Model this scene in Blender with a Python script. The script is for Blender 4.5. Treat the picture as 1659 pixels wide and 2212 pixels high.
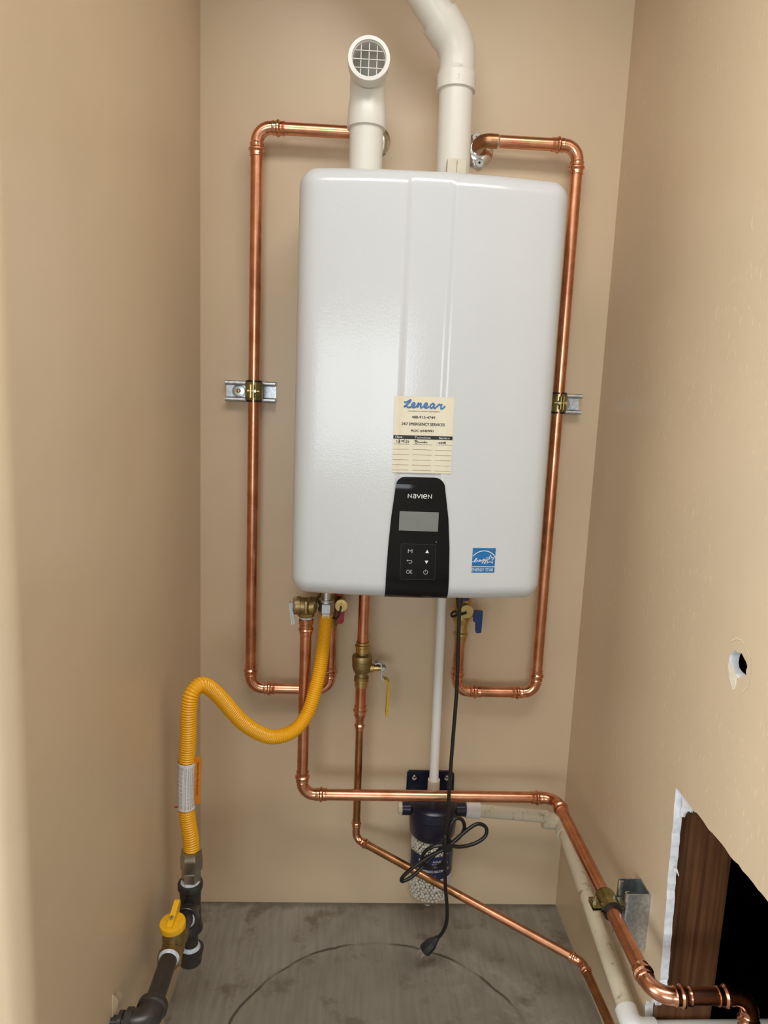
import bpy, bmesh, math, random
from mathutils import Vector, Matrix, geometry
random.seed(7)
scene = bpy.context.scene
for o in list(bpy.data.objects):
    bpy.data.objects.remove(o)
COL = scene.collection

# ------------------------------------------------------------------ camera
cam_d = bpy.data.cameras.new('camera')
cam = bpy.data.objects.new('camera', cam_d)
COL.objects.link(cam)
F_PX, YAW, PITCH, ROLL = 1545.6, 0.0476, 0.1614, 0.0414
fwd = Vector((math.sin(YAW)*math.cos(PITCH), math.cos(YAW)*math.cos(PITCH), -math.sin(PITCH)))
rgt0 = Vector((math.cos(YAW), -math.sin(YAW), 0)); up0 = rgt0.cross(fwd)
rgt = rgt0*math.cos(ROLL) + up0*math.sin(ROLL)
upv = -rgt0*math.sin(ROLL) + up0*math.cos(ROLL)
cm = Matrix((rgt, upv, -fwd)).transposed().to_4x4()
cm.translation = Vector((0.3043, -1.45, 1.1308))
cam.matrix_world = cm
cam_d.sensor_fit = 'VERTICAL'; cam_d.sensor_height = 36.0
cam_d.lens = F_PX/2212*36.0
cam_d.clip_start = 0.02
scene.camera = cam

# ------------------------------------------------------------------ world, light, exposure
W = bpy.data.worlds.new('world'); scene.world = W; W.use_nodes = True
bgn = W.node_tree.nodes['Background']
bgn.inputs[0].default_value = (0.85, 0.93, 1.0, 1); bgn.inputs[1].default_value = 0.6

def area_light(name, loc, target, sx, sy, power, color):
    d = bpy.data.lights.new(name, 'AREA'); d.shape = 'RECTANGLE'; d.size = sx; d.size_y = sy
    d.energy = power; d.color = color
    o = bpy.data.objects.new(name, d); COL.objects.link(o)
    o.location = loc
    o.rotation_euler = (Vector(target)-Vector(loc)).to_track_quat('-Z', 'Y').to_euler()
    return o
# the garage the closet opens to: daylight through its window opening, and a ceiling lamp
WIN = dict(x0=-1.85, x1=0.75, z0=0.50, z1=1.75, y=-5.2)
area_light('window_daylight', ((WIN['x0']+WIN['x1'])/2, WIN['y']-0.10, (WIN['z0']+WIN['z1'])/2),
           ((WIN['x0']+WIN['x1'])/2, 0, (WIN['z0']+WIN['z1'])/2), WIN['x1']-WIN['x0'], WIN['z1']-WIN['z0'], 58, (0.88, 0.96, 1.0))
ADDED_WIN = dict(y0=-3.1, y1=-1.3, z0=0.6, z1=2.2, x=-2.9)      # unseen window added in the garage's left wall for fill light
area_light('side_fill_light', (ADDED_WIN['x']-0.10, (ADDED_WIN['y0']+ADDED_WIN['y1'])/2, (ADDED_WIN['z0']+ADDED_WIN['z1'])/2),
           (3, (ADDED_WIN['y0']+ADDED_WIN['y1'])/2, (ADDED_WIN['z0']+ADDED_WIN['z1'])/2), ADDED_WIN['y1']-ADDED_WIN['y0'], ADDED_WIN['z1']-ADDED_WIN['z0'], 105, (0.88, 0.96, 1.0))
LAMP = (0.42, -1.30, 2.40)
area_light('ceiling_lamp_light', (LAMP[0], LAMP[1], LAMP[2]-0.055), (LAMP[0], LAMP[1], 0), 1.7, 0.55, 26.0, (1.0, 0.975, 0.935))
vs = scene.view_settings
vs.view_transform = 'Standard'; vs.look = 'None'; vs.gamma = 1.0; vs.use_curve_mapping = False
vs.exposure = 0.11

# ------------------------------------------------------------------ materials
MATS = {}
def new_mat(name):
    m = bpy.data.materials.new(name); m.use_nodes = True
    return m, m.node_tree.nodes, m.node_tree.links, m.node_tree.nodes['Principled BSDF']
def pos_noise(n, l, scale, detail=3, stretch=(1,1,1), rough=0.5):
    g = n.new('ShaderNodeNewGeometry'); mp = n.new('ShaderNodeMapping'); mp.vector_type = 'POINT'
    mp.inputs['Scale'].default_value = stretch
    t = n.new('ShaderNodeTexNoise'); t.inputs['Scale'].default_value = scale
    t.inputs['Detail'].default_value = detail; t.inputs['Roughness'].default_value = rough
    l.new(g.outputs['Position'], mp.inputs['Vector']); l.new(mp.outputs[0], t.inputs['Vector'])
    return t.outputs['Fac']
def ramp(n, l, fac, stops):
    r = n.new('ShaderNodeValToRGB'); cr = r.color_ramp
    while len(cr.elements) < len(stops): cr.elements.new(0.5)
    for e, (p, c) in zip(cr.elements, stops):
        e.position = p; e.color = (*c, 1) if len(c) == 3 else c
    l.new(fac, r.inputs[0]); return r.outputs[0]
def mathn(n, l, op, a, b=None, clamp=False):
    m = n.new('ShaderNodeMath'); m.operation = op; m.use_clamp = clamp
    for i, v in enumerate((a, b)):
        if v is None: continue
        if isinstance(v, (int, float)): m.inputs[i].default_value = v
        else: l.new(v, m.inputs[i])
    return m.outputs[0]
def mix(n, l, fac, a, b, mode='MIX'):
    m = n.new('ShaderNodeMix'); m.data_type = 'RGBA'; m.blend_type = mode
    for s, v in ((m.inputs[0], fac), (m.inputs[6], a), (m.inputs[7], b)):
        if isinstance(v, (int, float)): s.default_value = v
        elif isinstance(v, tuple): s.default_value = (*v, 1)
        else: l.new(v, s)
    return m.outputs[2]
def bump(n, l, h, strength, dist, p):
    b = n.new('ShaderNodeBump'); b.inputs['Strength'].default_value = strength; b.inputs['Distance'].default_value = dist
    l.new(h, b.inputs['Height']); l.new(b.outputs[0], p.inputs['Normal']); return b
def simple(name, col, rough=0.5, metal=0.0, var=0.0, vscale=60, coat=0.0, spec=0.5, bmp=0.0):
    m, n, l, p = new_mat(name)
    p.inputs['Roughness'].default_value = rough; p.inputs['Metallic'].default_value = metal
    p.inputs['Coat Weight'].default_value = coat; p.inputs['Specular IOR Level'].default_value = spec
    f = pos_noise(n, l, vscale, 4)
    lo = tuple(c*(1-var) for c in col); hi = tuple(min(1, c*(1+var)) for c in col)
    l.new(ramp(n, l, f, [(0.3, lo), (0.7, hi)]), p.inputs['Base Color'])
    if bmp: bump(n, l, f, bmp, 0.002, p)
    MATS[name] = m; return m

def wall_mat(name, base, drips=False):
    m, n, l, p = new_mat(name)
    p.inputs['Roughness'].default_value = 0.36; p.inputs['Specular IOR Level'].default_value = 0.45
    f = pos_noise(n, l, 3.5, 3)
    c = ramp(n, l, f, [(0.35, tuple(x*0.97 for x in base)), (0.65, tuple(min(1, x*1.03) for x in base))])
    sm = pos_noise(n, l, 38, 5, rough=0.65)                      # small smudges
    c = mix(n, l, ramp(n, l, sm, [(0.70, (0,0,0)), (0.80, (0.35,0.35,0.35))]), c, tuple(x*0.62 for x in base))
    peel = pos_noise(n, l, 210, 2)
    wav = pos_noise(n, l, 14, 3)
    h = mathn(n, l, 'ADD', mathn(n, l, 'MULTIPLY', peel, 0.12), mathn(n, l, 'MULTIPLY', wav, 1.1))
    if drips:
        d = pos_noise(n, l, 55, 2, stretch=(1, 5.0, 0.9))
        big = pos_noise(n, l, 4.5, 2)
        dr = mathn(n, l, 'MULTIPLY', ramp(n, l, d, [(0.655, (0,0,0)), (0.685, (1,1,1))]), ramp(n, l, big, [(0.45, (0,0,0)), (0.58, (1,1,1))]))
        c = mix(n, l, mathn(n, l, 'MULTIPLY', dr, 0.6), c, tuple(min(1, x*1.30) for x in base))
        h = mathn(n, l, 'ADD', h, mathn(n, l, 'MULTIPLY', dr, 0.5))
    l.new(c, p.inputs['Base Color'])
    bump(n, l, h, 0.22, 0.004, p)
    MATS[name] = m
BEIGE = (0.63, 0.485, 0.325)
wall_mat('paint', BEIGE); wall_mat('paint_drips', BEIGE, True)
simple('garage_slab', (0.24, 0.24, 0.235), 0.5, 0, 0.08, 4)
wall_mat('room_paint', (0.72, 0.69, 0.64))

def floor_mat():
    m, n, l, p = new_mat('concrete')
    p.inputs['Roughness'].default_value = 0.55
    g = n.new('ShaderNodeNewGeometry')
    base = ramp(n, l, pos_noise(n, l, 7, 6, rough=0.6), [(0.3, (0.205,0.183,0.148)), (0.5, (0.26,0.238,0.198)), (0.72, (0.30,0.278,0.238))])
    brush = pos_noise(n, l, 30, 3, stretch=(3.5, 0.35, 1))
    base = mix(n, l, 0.18, base, ramp(n, l, brush, [(0.35, (0.13,0.115,0.09)), (0.65, (0.40,0.37,0.32))]))
    rust = pos_noise(n, l, 11, 5, rough=0.62)
    base = mix(n, l, ramp(n, l, rust, [(0.565, (0,0,0)), (0.66, (0.65,0.65,0.65))]), base, (0.115,0.085,0.055))
    white = pos_noise(n, l, 24, 6, rough=0.7)
    sep = n.new('ShaderNodeSeparateXYZ'); l.new(g.outputs['Position'], sep.inputs[0])
    dx = mathn(n, l, 'SUBTRACT', sep.outputs[0], 0.388); dy = mathn(n, l, 'SUBTRACT', sep.outputs[1], -0.406)
    dist = mathn(n, l, 'SQRT', mathn(n, l, 'ADD', mathn(n, l, 'MULTIPLY', dx, dx), mathn(n, l, 'MULTIPLY', dy, dy)))
    wob = mathn(n, l, 'MULTIPLY', mathn(n, l, 'SUBTRACT', pos_noise(n, l, 16, 3), 0.5), 0.012)
    off = mathn(n, l, 'ABSOLUTE', mathn(n, l, 'SUBTRACT', mathn(n, l, 'ADD', dist, wob), 0.286))
    line = ramp(n, l, mathn(n, l, 'DIVIDE', off, 0.01), [(0.12, (1,1,1)), (0.42, (0,0,0))])
    line = mathn(n, l, 'MULTIPLY', line, ramp(n, l, pos_noise(n, l, 9, 2), [(0.38, (0.15,0.15,0.15)), (0.55, (0.85,0.85,0.85))]))
    inside = ramp(n, l, mathn(n, l, 'ADD', dist, wob), [(0.26, (0.55,0.55,0.55)), (0.30, (0,0,0))])
    # old tank mark: darker patina inside the ring, chalky patches on its right
    base = mix(n, l, mathn(n, l, 'MULTIPLY', inside, pos_noise(n, l, 6, 4)), base, (0.135,0.122,0.10))
    ch = mathn(n, l, 'MULTIPLY', ramp(n, l, white, [(0.50, (0,0,0)), (0.62, (0.8,0.8,0.8))]),
               ramp(n, l, mathn(n, l, 'ADD', mathn(n, l, 'MULTIPLY', dx, 1.4), mathn(n, l, 'SUBTRACT', pos_noise(n, l, 5, 2), 0.5)), [(0.12, (0,0,0)), (0.26, (0.8,0.8,0.8))]))
    ch = mathn(n, l, 'MULTIPLY', ch, ramp(n, l, off, [(0.03, (1,1,1)), (0.11, (0,0,0))]))
    base = mix(n, l, ch, base, (0.36,0.325,0.275))
    base = mix(n, l, line, base, (0.045,0.038,0.03))
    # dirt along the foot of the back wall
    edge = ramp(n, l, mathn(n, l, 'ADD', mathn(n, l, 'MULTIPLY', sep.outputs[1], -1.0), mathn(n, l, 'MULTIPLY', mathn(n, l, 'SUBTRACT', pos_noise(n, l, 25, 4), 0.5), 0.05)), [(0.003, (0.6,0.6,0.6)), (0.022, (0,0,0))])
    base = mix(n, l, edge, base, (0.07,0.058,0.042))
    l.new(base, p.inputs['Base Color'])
    bump(n, l, mathn(n, l, 'ADD', brush, mathn(n, l, 'MULTIPLY', line, -2.0)), 0.25, 0.002, p)
    MATS['concrete'] = m
floor_mat()

def copper_mat(name, c_lo, c_hi, rough, tarn=0.0):
    m, n, l, p = new_mat(name)
    p.inputs['Metallic'].default_value = 1.0
    f = pos_noise(n, l, 26, 5, rough=0.6)
    c = ramp(n, l, f, [(0.32, c_lo), (0.62, c_hi)])
    pt = pos_noise(n, l, 9, 4, rough=0.6)
    c = mix(n, l, ramp(n, l, pt, [(0.60-tarn, (0,0,0)), (0.70-tarn, (0.55,0.55,0.55))]), c, (0.34, 0.175, 0.09))
    l.new(c, p.inputs['Base Color'])
    l.new(ramp(n, l, pt, [(0.3, (rough*0.85,)*3), (0.75, (rough*1.5,)*3)]), p.inputs['Roughness'])
    MATS[name] = m
copper_mat('copper', (0.58, 0.235, 0.125), (0.80, 0.385, 0.235), 0.24)
copper_mat('copper_fitting', (0.60, 0.25, 0.135), (0.83, 0.42, 0.27), 0.17)
copper_mat('copper_aged', (0.46, 0.20, 0.10), (0.66, 0.31, 0.18), 0.34, 0.10)
copper_mat('copper_brown', (0.30, 0.15, 0.06), (0.55, 0.28, 0.14), 0.27, 0.05)
simple('brass', (0.60, 0.43, 0.17), 0.30, 1.0, 0.10, 70)
simple('brass_cast', (0.36, 0.27, 0.12), 0.45, 1.0, 0.18, 160, bmp=0.15)
simple('steel', (0.55, 0.56, 0.57), 0.30, 1.0, 0.10, 60)
simple('nickel', (0.56, 0.545, 0.50), 0.24, 1.0, 0.08, 60)
simple('zinc', (0.52, 0.55, 0.58), 0.38, 1.0, 0.22, 170)
simple('yellow_zinc', (0.38, 0.34, 0.15), 0.28, 1.0, 0.35, 45)
simple('chrome', (0.80, 0.80, 0.80), 0.10, 1.0, 0.03, 30)
simple('black_iron', (0.030, 0.026, 0.024), 0.34, 0.0, 0.25, 90, spec=0.6)
simple('rubber', (0.012, 0.012, 0.013), 0.5, 0.0, 0.1)
simple('cord_black', (0.010, 0.010, 0.010), 0.30, 0.0, 0.1)
simple('dark_slot', (0.02, 0.02, 0.02), 0.8)
simple('heater_white', (0.61, 0.63, 0.65), 0.13, 0.0, 0.01, 5, coat=0.05, spec=0.42)
simple('panel_black', (0.004, 0.0035, 0.004), 0.07, 0.0, 0.05, spec=0.30)
simple('keypad_black', (0.006, 0.0055, 0.006), 0.15, 0.0, 0.05, spec=0.30)
simple('screen_gray', (0.20, 0.21, 0.20), 0.10, 0.0, 0.03)
simple('print_white', (0.78, 0.78, 0.78), 0.5)
simple('print_gray', (0.42, 0.42, 0.42), 0.5)
simple('print_black', (0.012, 0.012, 0.014), 0.5)
simple('print_blue', (0.055, 0.17, 0.40), 0.45, 0, 0.12, 200)
simple('cream_paper', (0.74, 0.68, 0.53), 0.45, 0, 0.02, 40)
simple('white_paper', (0.72, 0.70, 0.70), 0.45, 0, 0.03, 80)
simple('energy_blue', (0.010, 0.155, 0.42), 0.35, 0, 0.04, 80)
simple('orange_tag', (0.62, 0.20, 0.012), 0.45, 0, 0.06, 60)
simple('hose_yellow', (0.84, 0.41, 0.006), 0.33, 0, 0.04, 40)
simple('handle_yellow', (0.80, 0.44, 0.010), 0.38, 0, 0.08, 90)
simple('vinyl_yellow', (0.52, 0.33, 0.012), 0.40, 0, 0.12, 90)
simple('red_plastic', (0.34, 0.006, 0.012), 0.30, 0, 0.05)
simple('blue_plastic', (0.008, 0.040, 0.16), 0.28, 0, 0.08)
simple('navy_plastic', (0.011, 0.012, 0.030), 0.28, 0, 0.10)
simple('label_navy', (0.016, 0.022, 0.085), 0.35, 0, 0.05)
simple('bead_white', (0.72, 0.69, 0.63), 0.55, 0, 0.10, 150)
simple('tape_white', (0.62, 0.68, 0.78), 0.40, 0, 0.22, 260)
simple('solder', (0.75, 0.73, 0.70), 0.22, 1.0, 0.05)
simple('gypsum', (0.80, 0.80, 0.83), 0.85, 0, 0.10, 140, bmp=0.4)
simple('torn_paint', (0.74, 0.66, 0.52), 0.6, 0, 0.10, 120)
simple('putty', (0.60, 0.55, 0.44), 0.5, 0, 0.06, 60)
simple('shade_black', (0.007, 0.006, 0.005), 0.9, 0, 0.2)  # near-black colour that stands in for shade inside the wall cavity

def pvc_mat(name, base, dirt):
    m, n, l, p = new_mat(name)
    p.inputs['Roughness'].default_value = 0.30
    c = ramp(n, l, pos_noise(n, l, 14, 3), [(0.3, tuple(x*0.95 for x in base)), (0.7, base)])
    sc = pos_noise(n, l, 45, 5, stretch=(1, 1, 0.35), rough=0.7)
    c = mix(n, l, ramp(n, l, sc, [(0.66-dirt, (0,0,0)), (0.76-dirt, (0.7,0.7,0.7))]), c, (0.20,0.165,0.115))
    l.new(c, p.inputs['Base Color']); MATS[name] = m
pvc_mat('pvc', (0.78, 0.755, 0.685), 0.0)
pvc_mat('pvc_dirty', (0.66, 0.585, 0.44), 0.09)
pvc_mat('pvc_clean', (0.76, 0.74, 0.71), -0.08)

def wood_mat():
    m, n, l, p = new_mat('stud_wood'); p.inputs['Roughness'].default_value = 0.6
    gr = pos_noise(n, l, 22, 4, stretch=(7, 1, 0.16), rough=0.55)
    l.new(ramp(n, l, gr, [(0.35, (0.085,0.030,0.009)), (0.5, (0.135,0.052,0.016)), (0.64, (0.18,0.076,0.026))]), p.inputs['Base Color'])
    bump(n, l, gr, 0.3, 0.002, p); MATS['stud_wood'] = m
wood_mat()
def glass_mat():
    m, n, l, p = new_mat('clear_plastic')
    tr = n.new('ShaderNodeBsdfTransparent'); tr.inputs[0].default_value = (0.985, 0.985, 0.975, 1)
    gl = n.new('ShaderNodeBsdfGlossy'); gl.inputs['Roughness'].default_value = 0.06
    fr = n.new('ShaderNodeLayerWeight'); fr.inputs[0].default_value = 0.35
    fac = mathn(n, l, 'ADD', mathn(n, l, 'MULTIPLY', mathn(n, l, 'POWER', fr.outputs['Facing'], 3.0), 0.35), 0.03)
    mx = n.new('ShaderNodeMixShader'); l.new(fac, mx.inputs[0]); l.new(tr.outputs[0], mx.inputs[1]); l.new(gl.outputs[0], mx.inputs[2])
    l.new(mx.outputs[0], n['Material Output'].inputs['Surface']); MATS['clear_plastic'] = m
glass_mat()
def water_white():   # heater enamel with faint orange-peel
    m = MATS['heater_white']; n, l = m.node_tree.nodes, m.node_tree.links; p = n['Principled BSDF']
    f = pos_noise(n, l, 330, 2); b = bump(n, l, f, 0.10, 0.0012, p)
    l.new(b.outputs[0], p.inputs['Coat Normal'])
water_white()

# ------------------------------------------------------------------ object helpers
def link_mesh(name, verts, faces, mat, parent=None, smooth=True, angle=35, label=None):
    me = bpy.data.meshes.new(name); me.from_pydata([tuple(v) for v in verts], [], faces); me.update()
    bm = bmesh.new(); bm.from_mesh(me); bmesh.ops.recalc_face_normals(bm, faces=bm.faces); bm.to_mesh(me); bm.free()
    if smooth:
        for poly in me.polygons: poly.use_smooth = True
        me.set_sharp_from_angle(angle=math.radians(angle))
    if mat: me.materials.append(MATS[mat])
    o = bpy.data.objects.new(name, me); COL.objects.link(o)
    if parent is not None:
        o.parent = parent
        base = parent
        t = Vector((0,0,0))
        while base is not None:
            t += base.location; base = base.parent
        o.location = -t
    if label: o['label'] = label
    return o
def thing(name, label, cat, loc, group=None):
    o = bpy.data.objects.new(name, None); COL.objects.link(o); o.location = loc
    o.empty_display_size = 0.02
    o['label'] = label; o['category'] = cat
    if group: o['group'] = group
    return o
def struct(name, verts, faces, mat, label=None, smooth=False, parent=None):
    o = link_mesh(name, verts, faces, mat, parent, smooth)
    if parent is None: o['kind'] = 'structure'
    if label: o['label'] = label
    return o

def frame_path(pts):
    T = []
    for i in range(len(pts)):
        a = pts[max(0, i-1)]; b = pts[min(len(pts)-1, i+1)]
        T.append((b-a).normalized())
    n0 = Vector((0,0,1)) if abs(T[0].z) < 0.9 else Vector((0,1,0))
    N = (n0 - T[0]*n0.dot(T[0])).normalized(); out = []
    for t in T:
        N = (N - t*N.dot(t)).normalized(); out.append((t, N, t.cross(N)))
    return out
def tube_geo(pts, radii, seg=20, cap=True):
    pts = [Vector(p) for p in pts]
    if isinstance(radii, (int, float)): radii = [radii]*len(pts)
    fr = frame_path(pts); V = []; Fc = []
    for p, r, (t, n, b) in zip(pts, radii, fr):
        for k in range(seg):
            a = 2*math.pi*k/seg
            V.append(p + (n*math.cos(a) + b*math.sin(a))*r)
    for i in range(len(pts)-1):
        for k in range(seg):
            k2 = (k+1) % seg
            Fc.append((i*seg+k, i*seg+k2, (i+1)*seg+k2, (i+1)*seg+k))
    if cap:
        Fc.append(tuple(range(seg))[::-1]); Fc.append(tuple((len(pts)-1)*seg+k for k in range(seg)))
    return V, Fc
def tube(name, pts, radii, mat, parent, seg=20, cap=True, label=None, angle=35):
    V, Fc = tube_geo(pts, radii, seg, cap)
    return link_mesh(name, V, Fc, mat, parent, True, angle, label)
def lathe_geo(origin, axis, prof, seg=32, phase=0.0, cap=True):
    """prof: list of (t along axis, radius)"""
    ax = Vector(axis).normalized(); o = Vector(origin)
    n0 = Vector((0,0,1)) if abs(ax.z) < 0.9 else Vector((0,-1,0))
    n = (n0-ax*n0.dot(ax)).normalized(); b = ax.cross(n)
    V = []; Fc = []
    for t, r in prof:
        for k in range(seg):
            a = 2*math.pi*k/seg + phase
            V.append(o + ax*t + (n*math.cos(a)+b*math.sin(a))*max(r, 1e-5))
    for i in range(len(prof)-1):
        for k in range(seg):
            k2 = (k+1) % seg
            Fc.append((i*seg+k, i*seg+k2, (i+1)*seg+k2, (i+1)*seg+k))
    if cap: Fc.append(tuple(range(seg))); Fc.append(tuple((len(prof)-1)*seg+k for k in range(seg)))
    return V, Fc
def lathe(name, origin, axis, prof, mat, parent, seg=32, phase=0.0, angle=35, label=None, cap=True):
    V, Fc = lathe_geo(origin, axis, prof, seg, phase, cap)
    return link_mesh(name, V, Fc, mat, parent, True, angle, label)
def join_geo(*geos):
    V = []; Fc = []
    for v, f in geos:
        o = len(V); V += list(v); Fc += [tuple(i+o for i in q) for q in f]
    return V, Fc
def box_geo(x0, x1, y0, y1, z0, z1):
    V = [Vector((x, y, z)) for x in (x0, x1) for y in (y0, y1) for z in (z0, z1)]
    return V, [(0,1,3,2), (4,6,7,5), (0,4,5,1), (2,3,7,6), (0,2,6,4), (1,5,7,3)]
def box(name, x0, x1, y0, y1, z0, z1, mat, parent, bev=0.0, label=None):
    V, Fc = box_geo(min(x0,x1), max(x0,x1), min(y0,y1), max(y0,y1), min(z0,z1), max(z0,z1))
    o = link_mesh(name, V, Fc, mat, parent, bev > 0, 40, label)
    if bev:
        bm = bmesh.new(); bm.from_mesh(o.data)
        bmesh.ops.bevel(bm, geom=bm.edges[:], offset=bev, segments=2, affect='EDGES', profile=0.5)
        bm.to_mesh(o.data); bm.free()
        for q in o.data.polygons: q.use_smooth = True
        o.data.set_sharp_from_angle(angle=math.radians(50))
    return o
def extrude_geo(poly, f0, f1):
    """poly: 2D points; f0/f1 map a 2D point to 3D on the two caps (concave polygons are tessellated)"""
    n = len(poly)
    tri = geometry.tessellate_polygon([[Vector((a, b, 0)) for a, b in poly]])
    V = [Vector(f0(a, b)) for a, b in poly] + [Vector(f1(a, b)) for a, b in poly]
    Fc = [tuple(t) for t in tri] + [tuple(i+n for i in t)[::-1] for t in tri]
    for i in range(n):
        j = (i+1) % n; Fc.append((i, j, j+n, i+n))
    return V, Fc
def extrude(name, poly, f0, f1, mat, parent, smooth=False, label=None):
    V, Fc = extrude_geo(poly, f0, f1)
    return link_mesh(name, V, Fc, mat, parent, smooth, 40, label)
def catmull(pts, sub=8, closed=False):
    P = [Vector(p) for p in pts]; out = []; n = len(P)
    rng = range(n) if closed else range(n-1)
    for i in rng:
        if closed: p0, p1, p2, p3 = P[(i-1) % n], P[i], P[(i+1) % n], P[(i+2) % n]
        else: p0, p1, p2, p3 = P[max(0, i-1)], P[i], P[i+1], P[min(n-1, i+2)]
        for k in range(sub):
            t = k/sub
            out.append(0.5*((2*p1)+(p2-p0)*t+(2*p0-5*p1+4*p2-p3)*t*t+(3*p1-p0-3*p2+p3)*t**3))
    if not closed: out.append(P[-1])
    return out
def resample(pts, step):
    out = [pts[0].copy()]; acc = 0.0
    for a, b in zip(pts, pts[1:]):
        d = (b-a).length; s = step-acc
        while s <= d:
            out.append(a.lerp(b, s/d)); s += step
        acc = d-(s-step)
    return out

# flat lettering: everything is made in 2D and then mapped on the surface that carries it
def text2d(body, size, bold=0.0, align='CENTER', width=None, height=None):
    c = bpy.data.curves.new('t', 'FONT'); c.body = body; c.size = size; c.align_x = align; c.align_y = 'CENTER'
    c.offset = bold; c.resolution_u = 4
    o = bpy.data.objects.new('t', c); COL.objects.link(o)
    dg = bpy.context.evaluated_depsgraph_get()
    me = bpy.data.meshes.new_from_object(o.evaluated_get(dg))
    V = [(v.co.x, v.co.y) for v in me.vertices]; Fc = [tuple(q.vertices) for q in me.polygons]
    bpy.data.objects.remove(o); bpy.data.curves.remove(c); bpy.data.meshes.remove(me)
    xs = [v[0] for v in V]; ys = [v[1] for v in V]
    cx, cy = (min(xs)+max(xs))/2, (min(ys)+max(ys))/2
    sx = width/(max(xs)-min(xs)) if width else 1.0
    sy = height/(max(ys)-min(ys)) if height else (sx if width else 1.0)
    return [((x-cx)*sx, (y-cy)*sy) for x, y in V], Fc
def stroke2d(pts, w, closed=False, smooth=True, sub=6, taper=False):
    P = [Vector((a, b, 0)) for a, b in pts]
    if smooth: P = catmull(P, sub, closed)
    elif closed: P = P + [P[0]]
    V = []; Fc = []; n = len(P)
    for i, p in enumerate(P):
        a = P[i-1] if i else (P[-2] if closed else p); b = P[i+1] if i < n-1 else (P[1] if closed else p)
        t1 = (p-a); t2 = (b-p)
        t = (t1.normalized() if t1.length > 1e-9 else Vector())+(t2.normalized() if t2.length > 1e-9 else Vector())
        if t.length < 1e-6: t = Vector((1,0,0))
        t.normalize(); nn = Vector((-t.y, t.x, 0))
        k = 1.0
        if t1.length > 1e-9 and t2.length > 1e-9:
            k = min(1.8, 1/max(0.35, abs(nn.dot(Vector((-t2.y, t2.x, 0)).normalized()))))
        ww = w*k*(0.55 if taper and (i < 1 or i == n-1) else 1.0)
        V += [(p.x+nn.x*ww/2, p.y+nn.y*ww/2), (p.x-nn.x*ww/2, p.y-nn.y*ww/2)]
    for i in range(n-1): Fc.append((2*i, 2*i+1, 2*i+3, 2*i+2))
    return V, Fc
def place2d(g, ox, oy, rot=0.0, s=1.0):
    c, sn = math.cos(rot), math.sin(rot)
    return [((x*c-y*sn)*s+ox, (x*sn+y*c)*s+oy) for x, y in g[0]], g[1]
def rect2d(x0, x1, y0, y1):
    return [(x0, y0), (x1, y0), (x1, y1), (x0, y1)], [(0,1,2,3)]
def grid_rect2d(x0, x1, y0, y1, nx, ny):
    V = [(x0+(x1-x0)*i/nx, y0+(y1-y0)*j/ny) for j in range(ny+1) for i in range(nx+1)]
    return V, [(j*(nx+1)+i, j*(nx+1)+i+1, (j+1)*(nx+1)+i+1, (j+1)*(nx+1)+i) for j in range(ny) for i in range(nx)]
def printed(name, geos, surf, mat, parent, label=None):
    V, Fc = join_geo(*geos)
    o = link_mesh(name, [surf(x, y) for x, y in V], Fc, mat, parent, False, label=label)
    return o

# ================================================================== SETTING
RW = 0.8022            # right wall plane
ZC = 2.45
DR = 0.0127            # drywall
YF = -0.812            # front of the closet
# floor (closet and room)
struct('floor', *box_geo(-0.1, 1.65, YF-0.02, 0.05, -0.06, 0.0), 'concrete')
# back wall
struct('wall_back', *box_geo(-0.12, 1.65, 0.0, 0.06, 0.0, ZC), 'paint')
# left wall with its rounded outside corner, continuing as the wall that faces the room
def plan_extrude(name, plan, z0, z1, mat, smooth=True):
    n = len(plan)
    V = [Vector((x, y, z0)) for x, y in plan] + [Vector((x, y, z1)) for x, y in plan]
    Fc = [(i, (i+1) % n, (i+1) % n+n, i+n) for i in range(n)]
    tri = geometry.tessellate_polygon([[Vector((x, y, 0)) for x, y in plan]])
    Fc += [tuple(t) for t in tri] + [tuple(i+n for i in t) for t in tri]
    o = link_mesh(name, V, Fc, mat, None, smooth, 30); o['kind'] = 'structure'; return o
rb = 0.022
arc = [(-rb+rb*math.cos(a), YF+rb+rb*-math.sin(a)) for a in [math.pi/2*i/10 for i in range(11)]]
plan_extrude('wall_left', [(0.0, 0.0)] + arc + [(-2.9, YF), (-2.9, YF+0.10), (-0.11, YF+0.10), (-0.11, 0.0)], -0.45, ZC, 'paint')
# front wall right of the closet, and the header above the opening
plan_extrude('wall_front', [(RW+DR, YF+0.006), (RW+DR, YF), (3.1, YF), (3.1, YF+0.013), (RW+DR, YF+0.013)], -0.45, ZC, 'paint', False)
struct('wall_header', *box_geo(-0.02, RW+DR, YF, YF+0.10, 2.18, ZC), 'paint')
struct('ceiling', *box_geo(-0.12, 1.65, YF, 0.05, ZC, ZC+0.05), 'paint')
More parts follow.
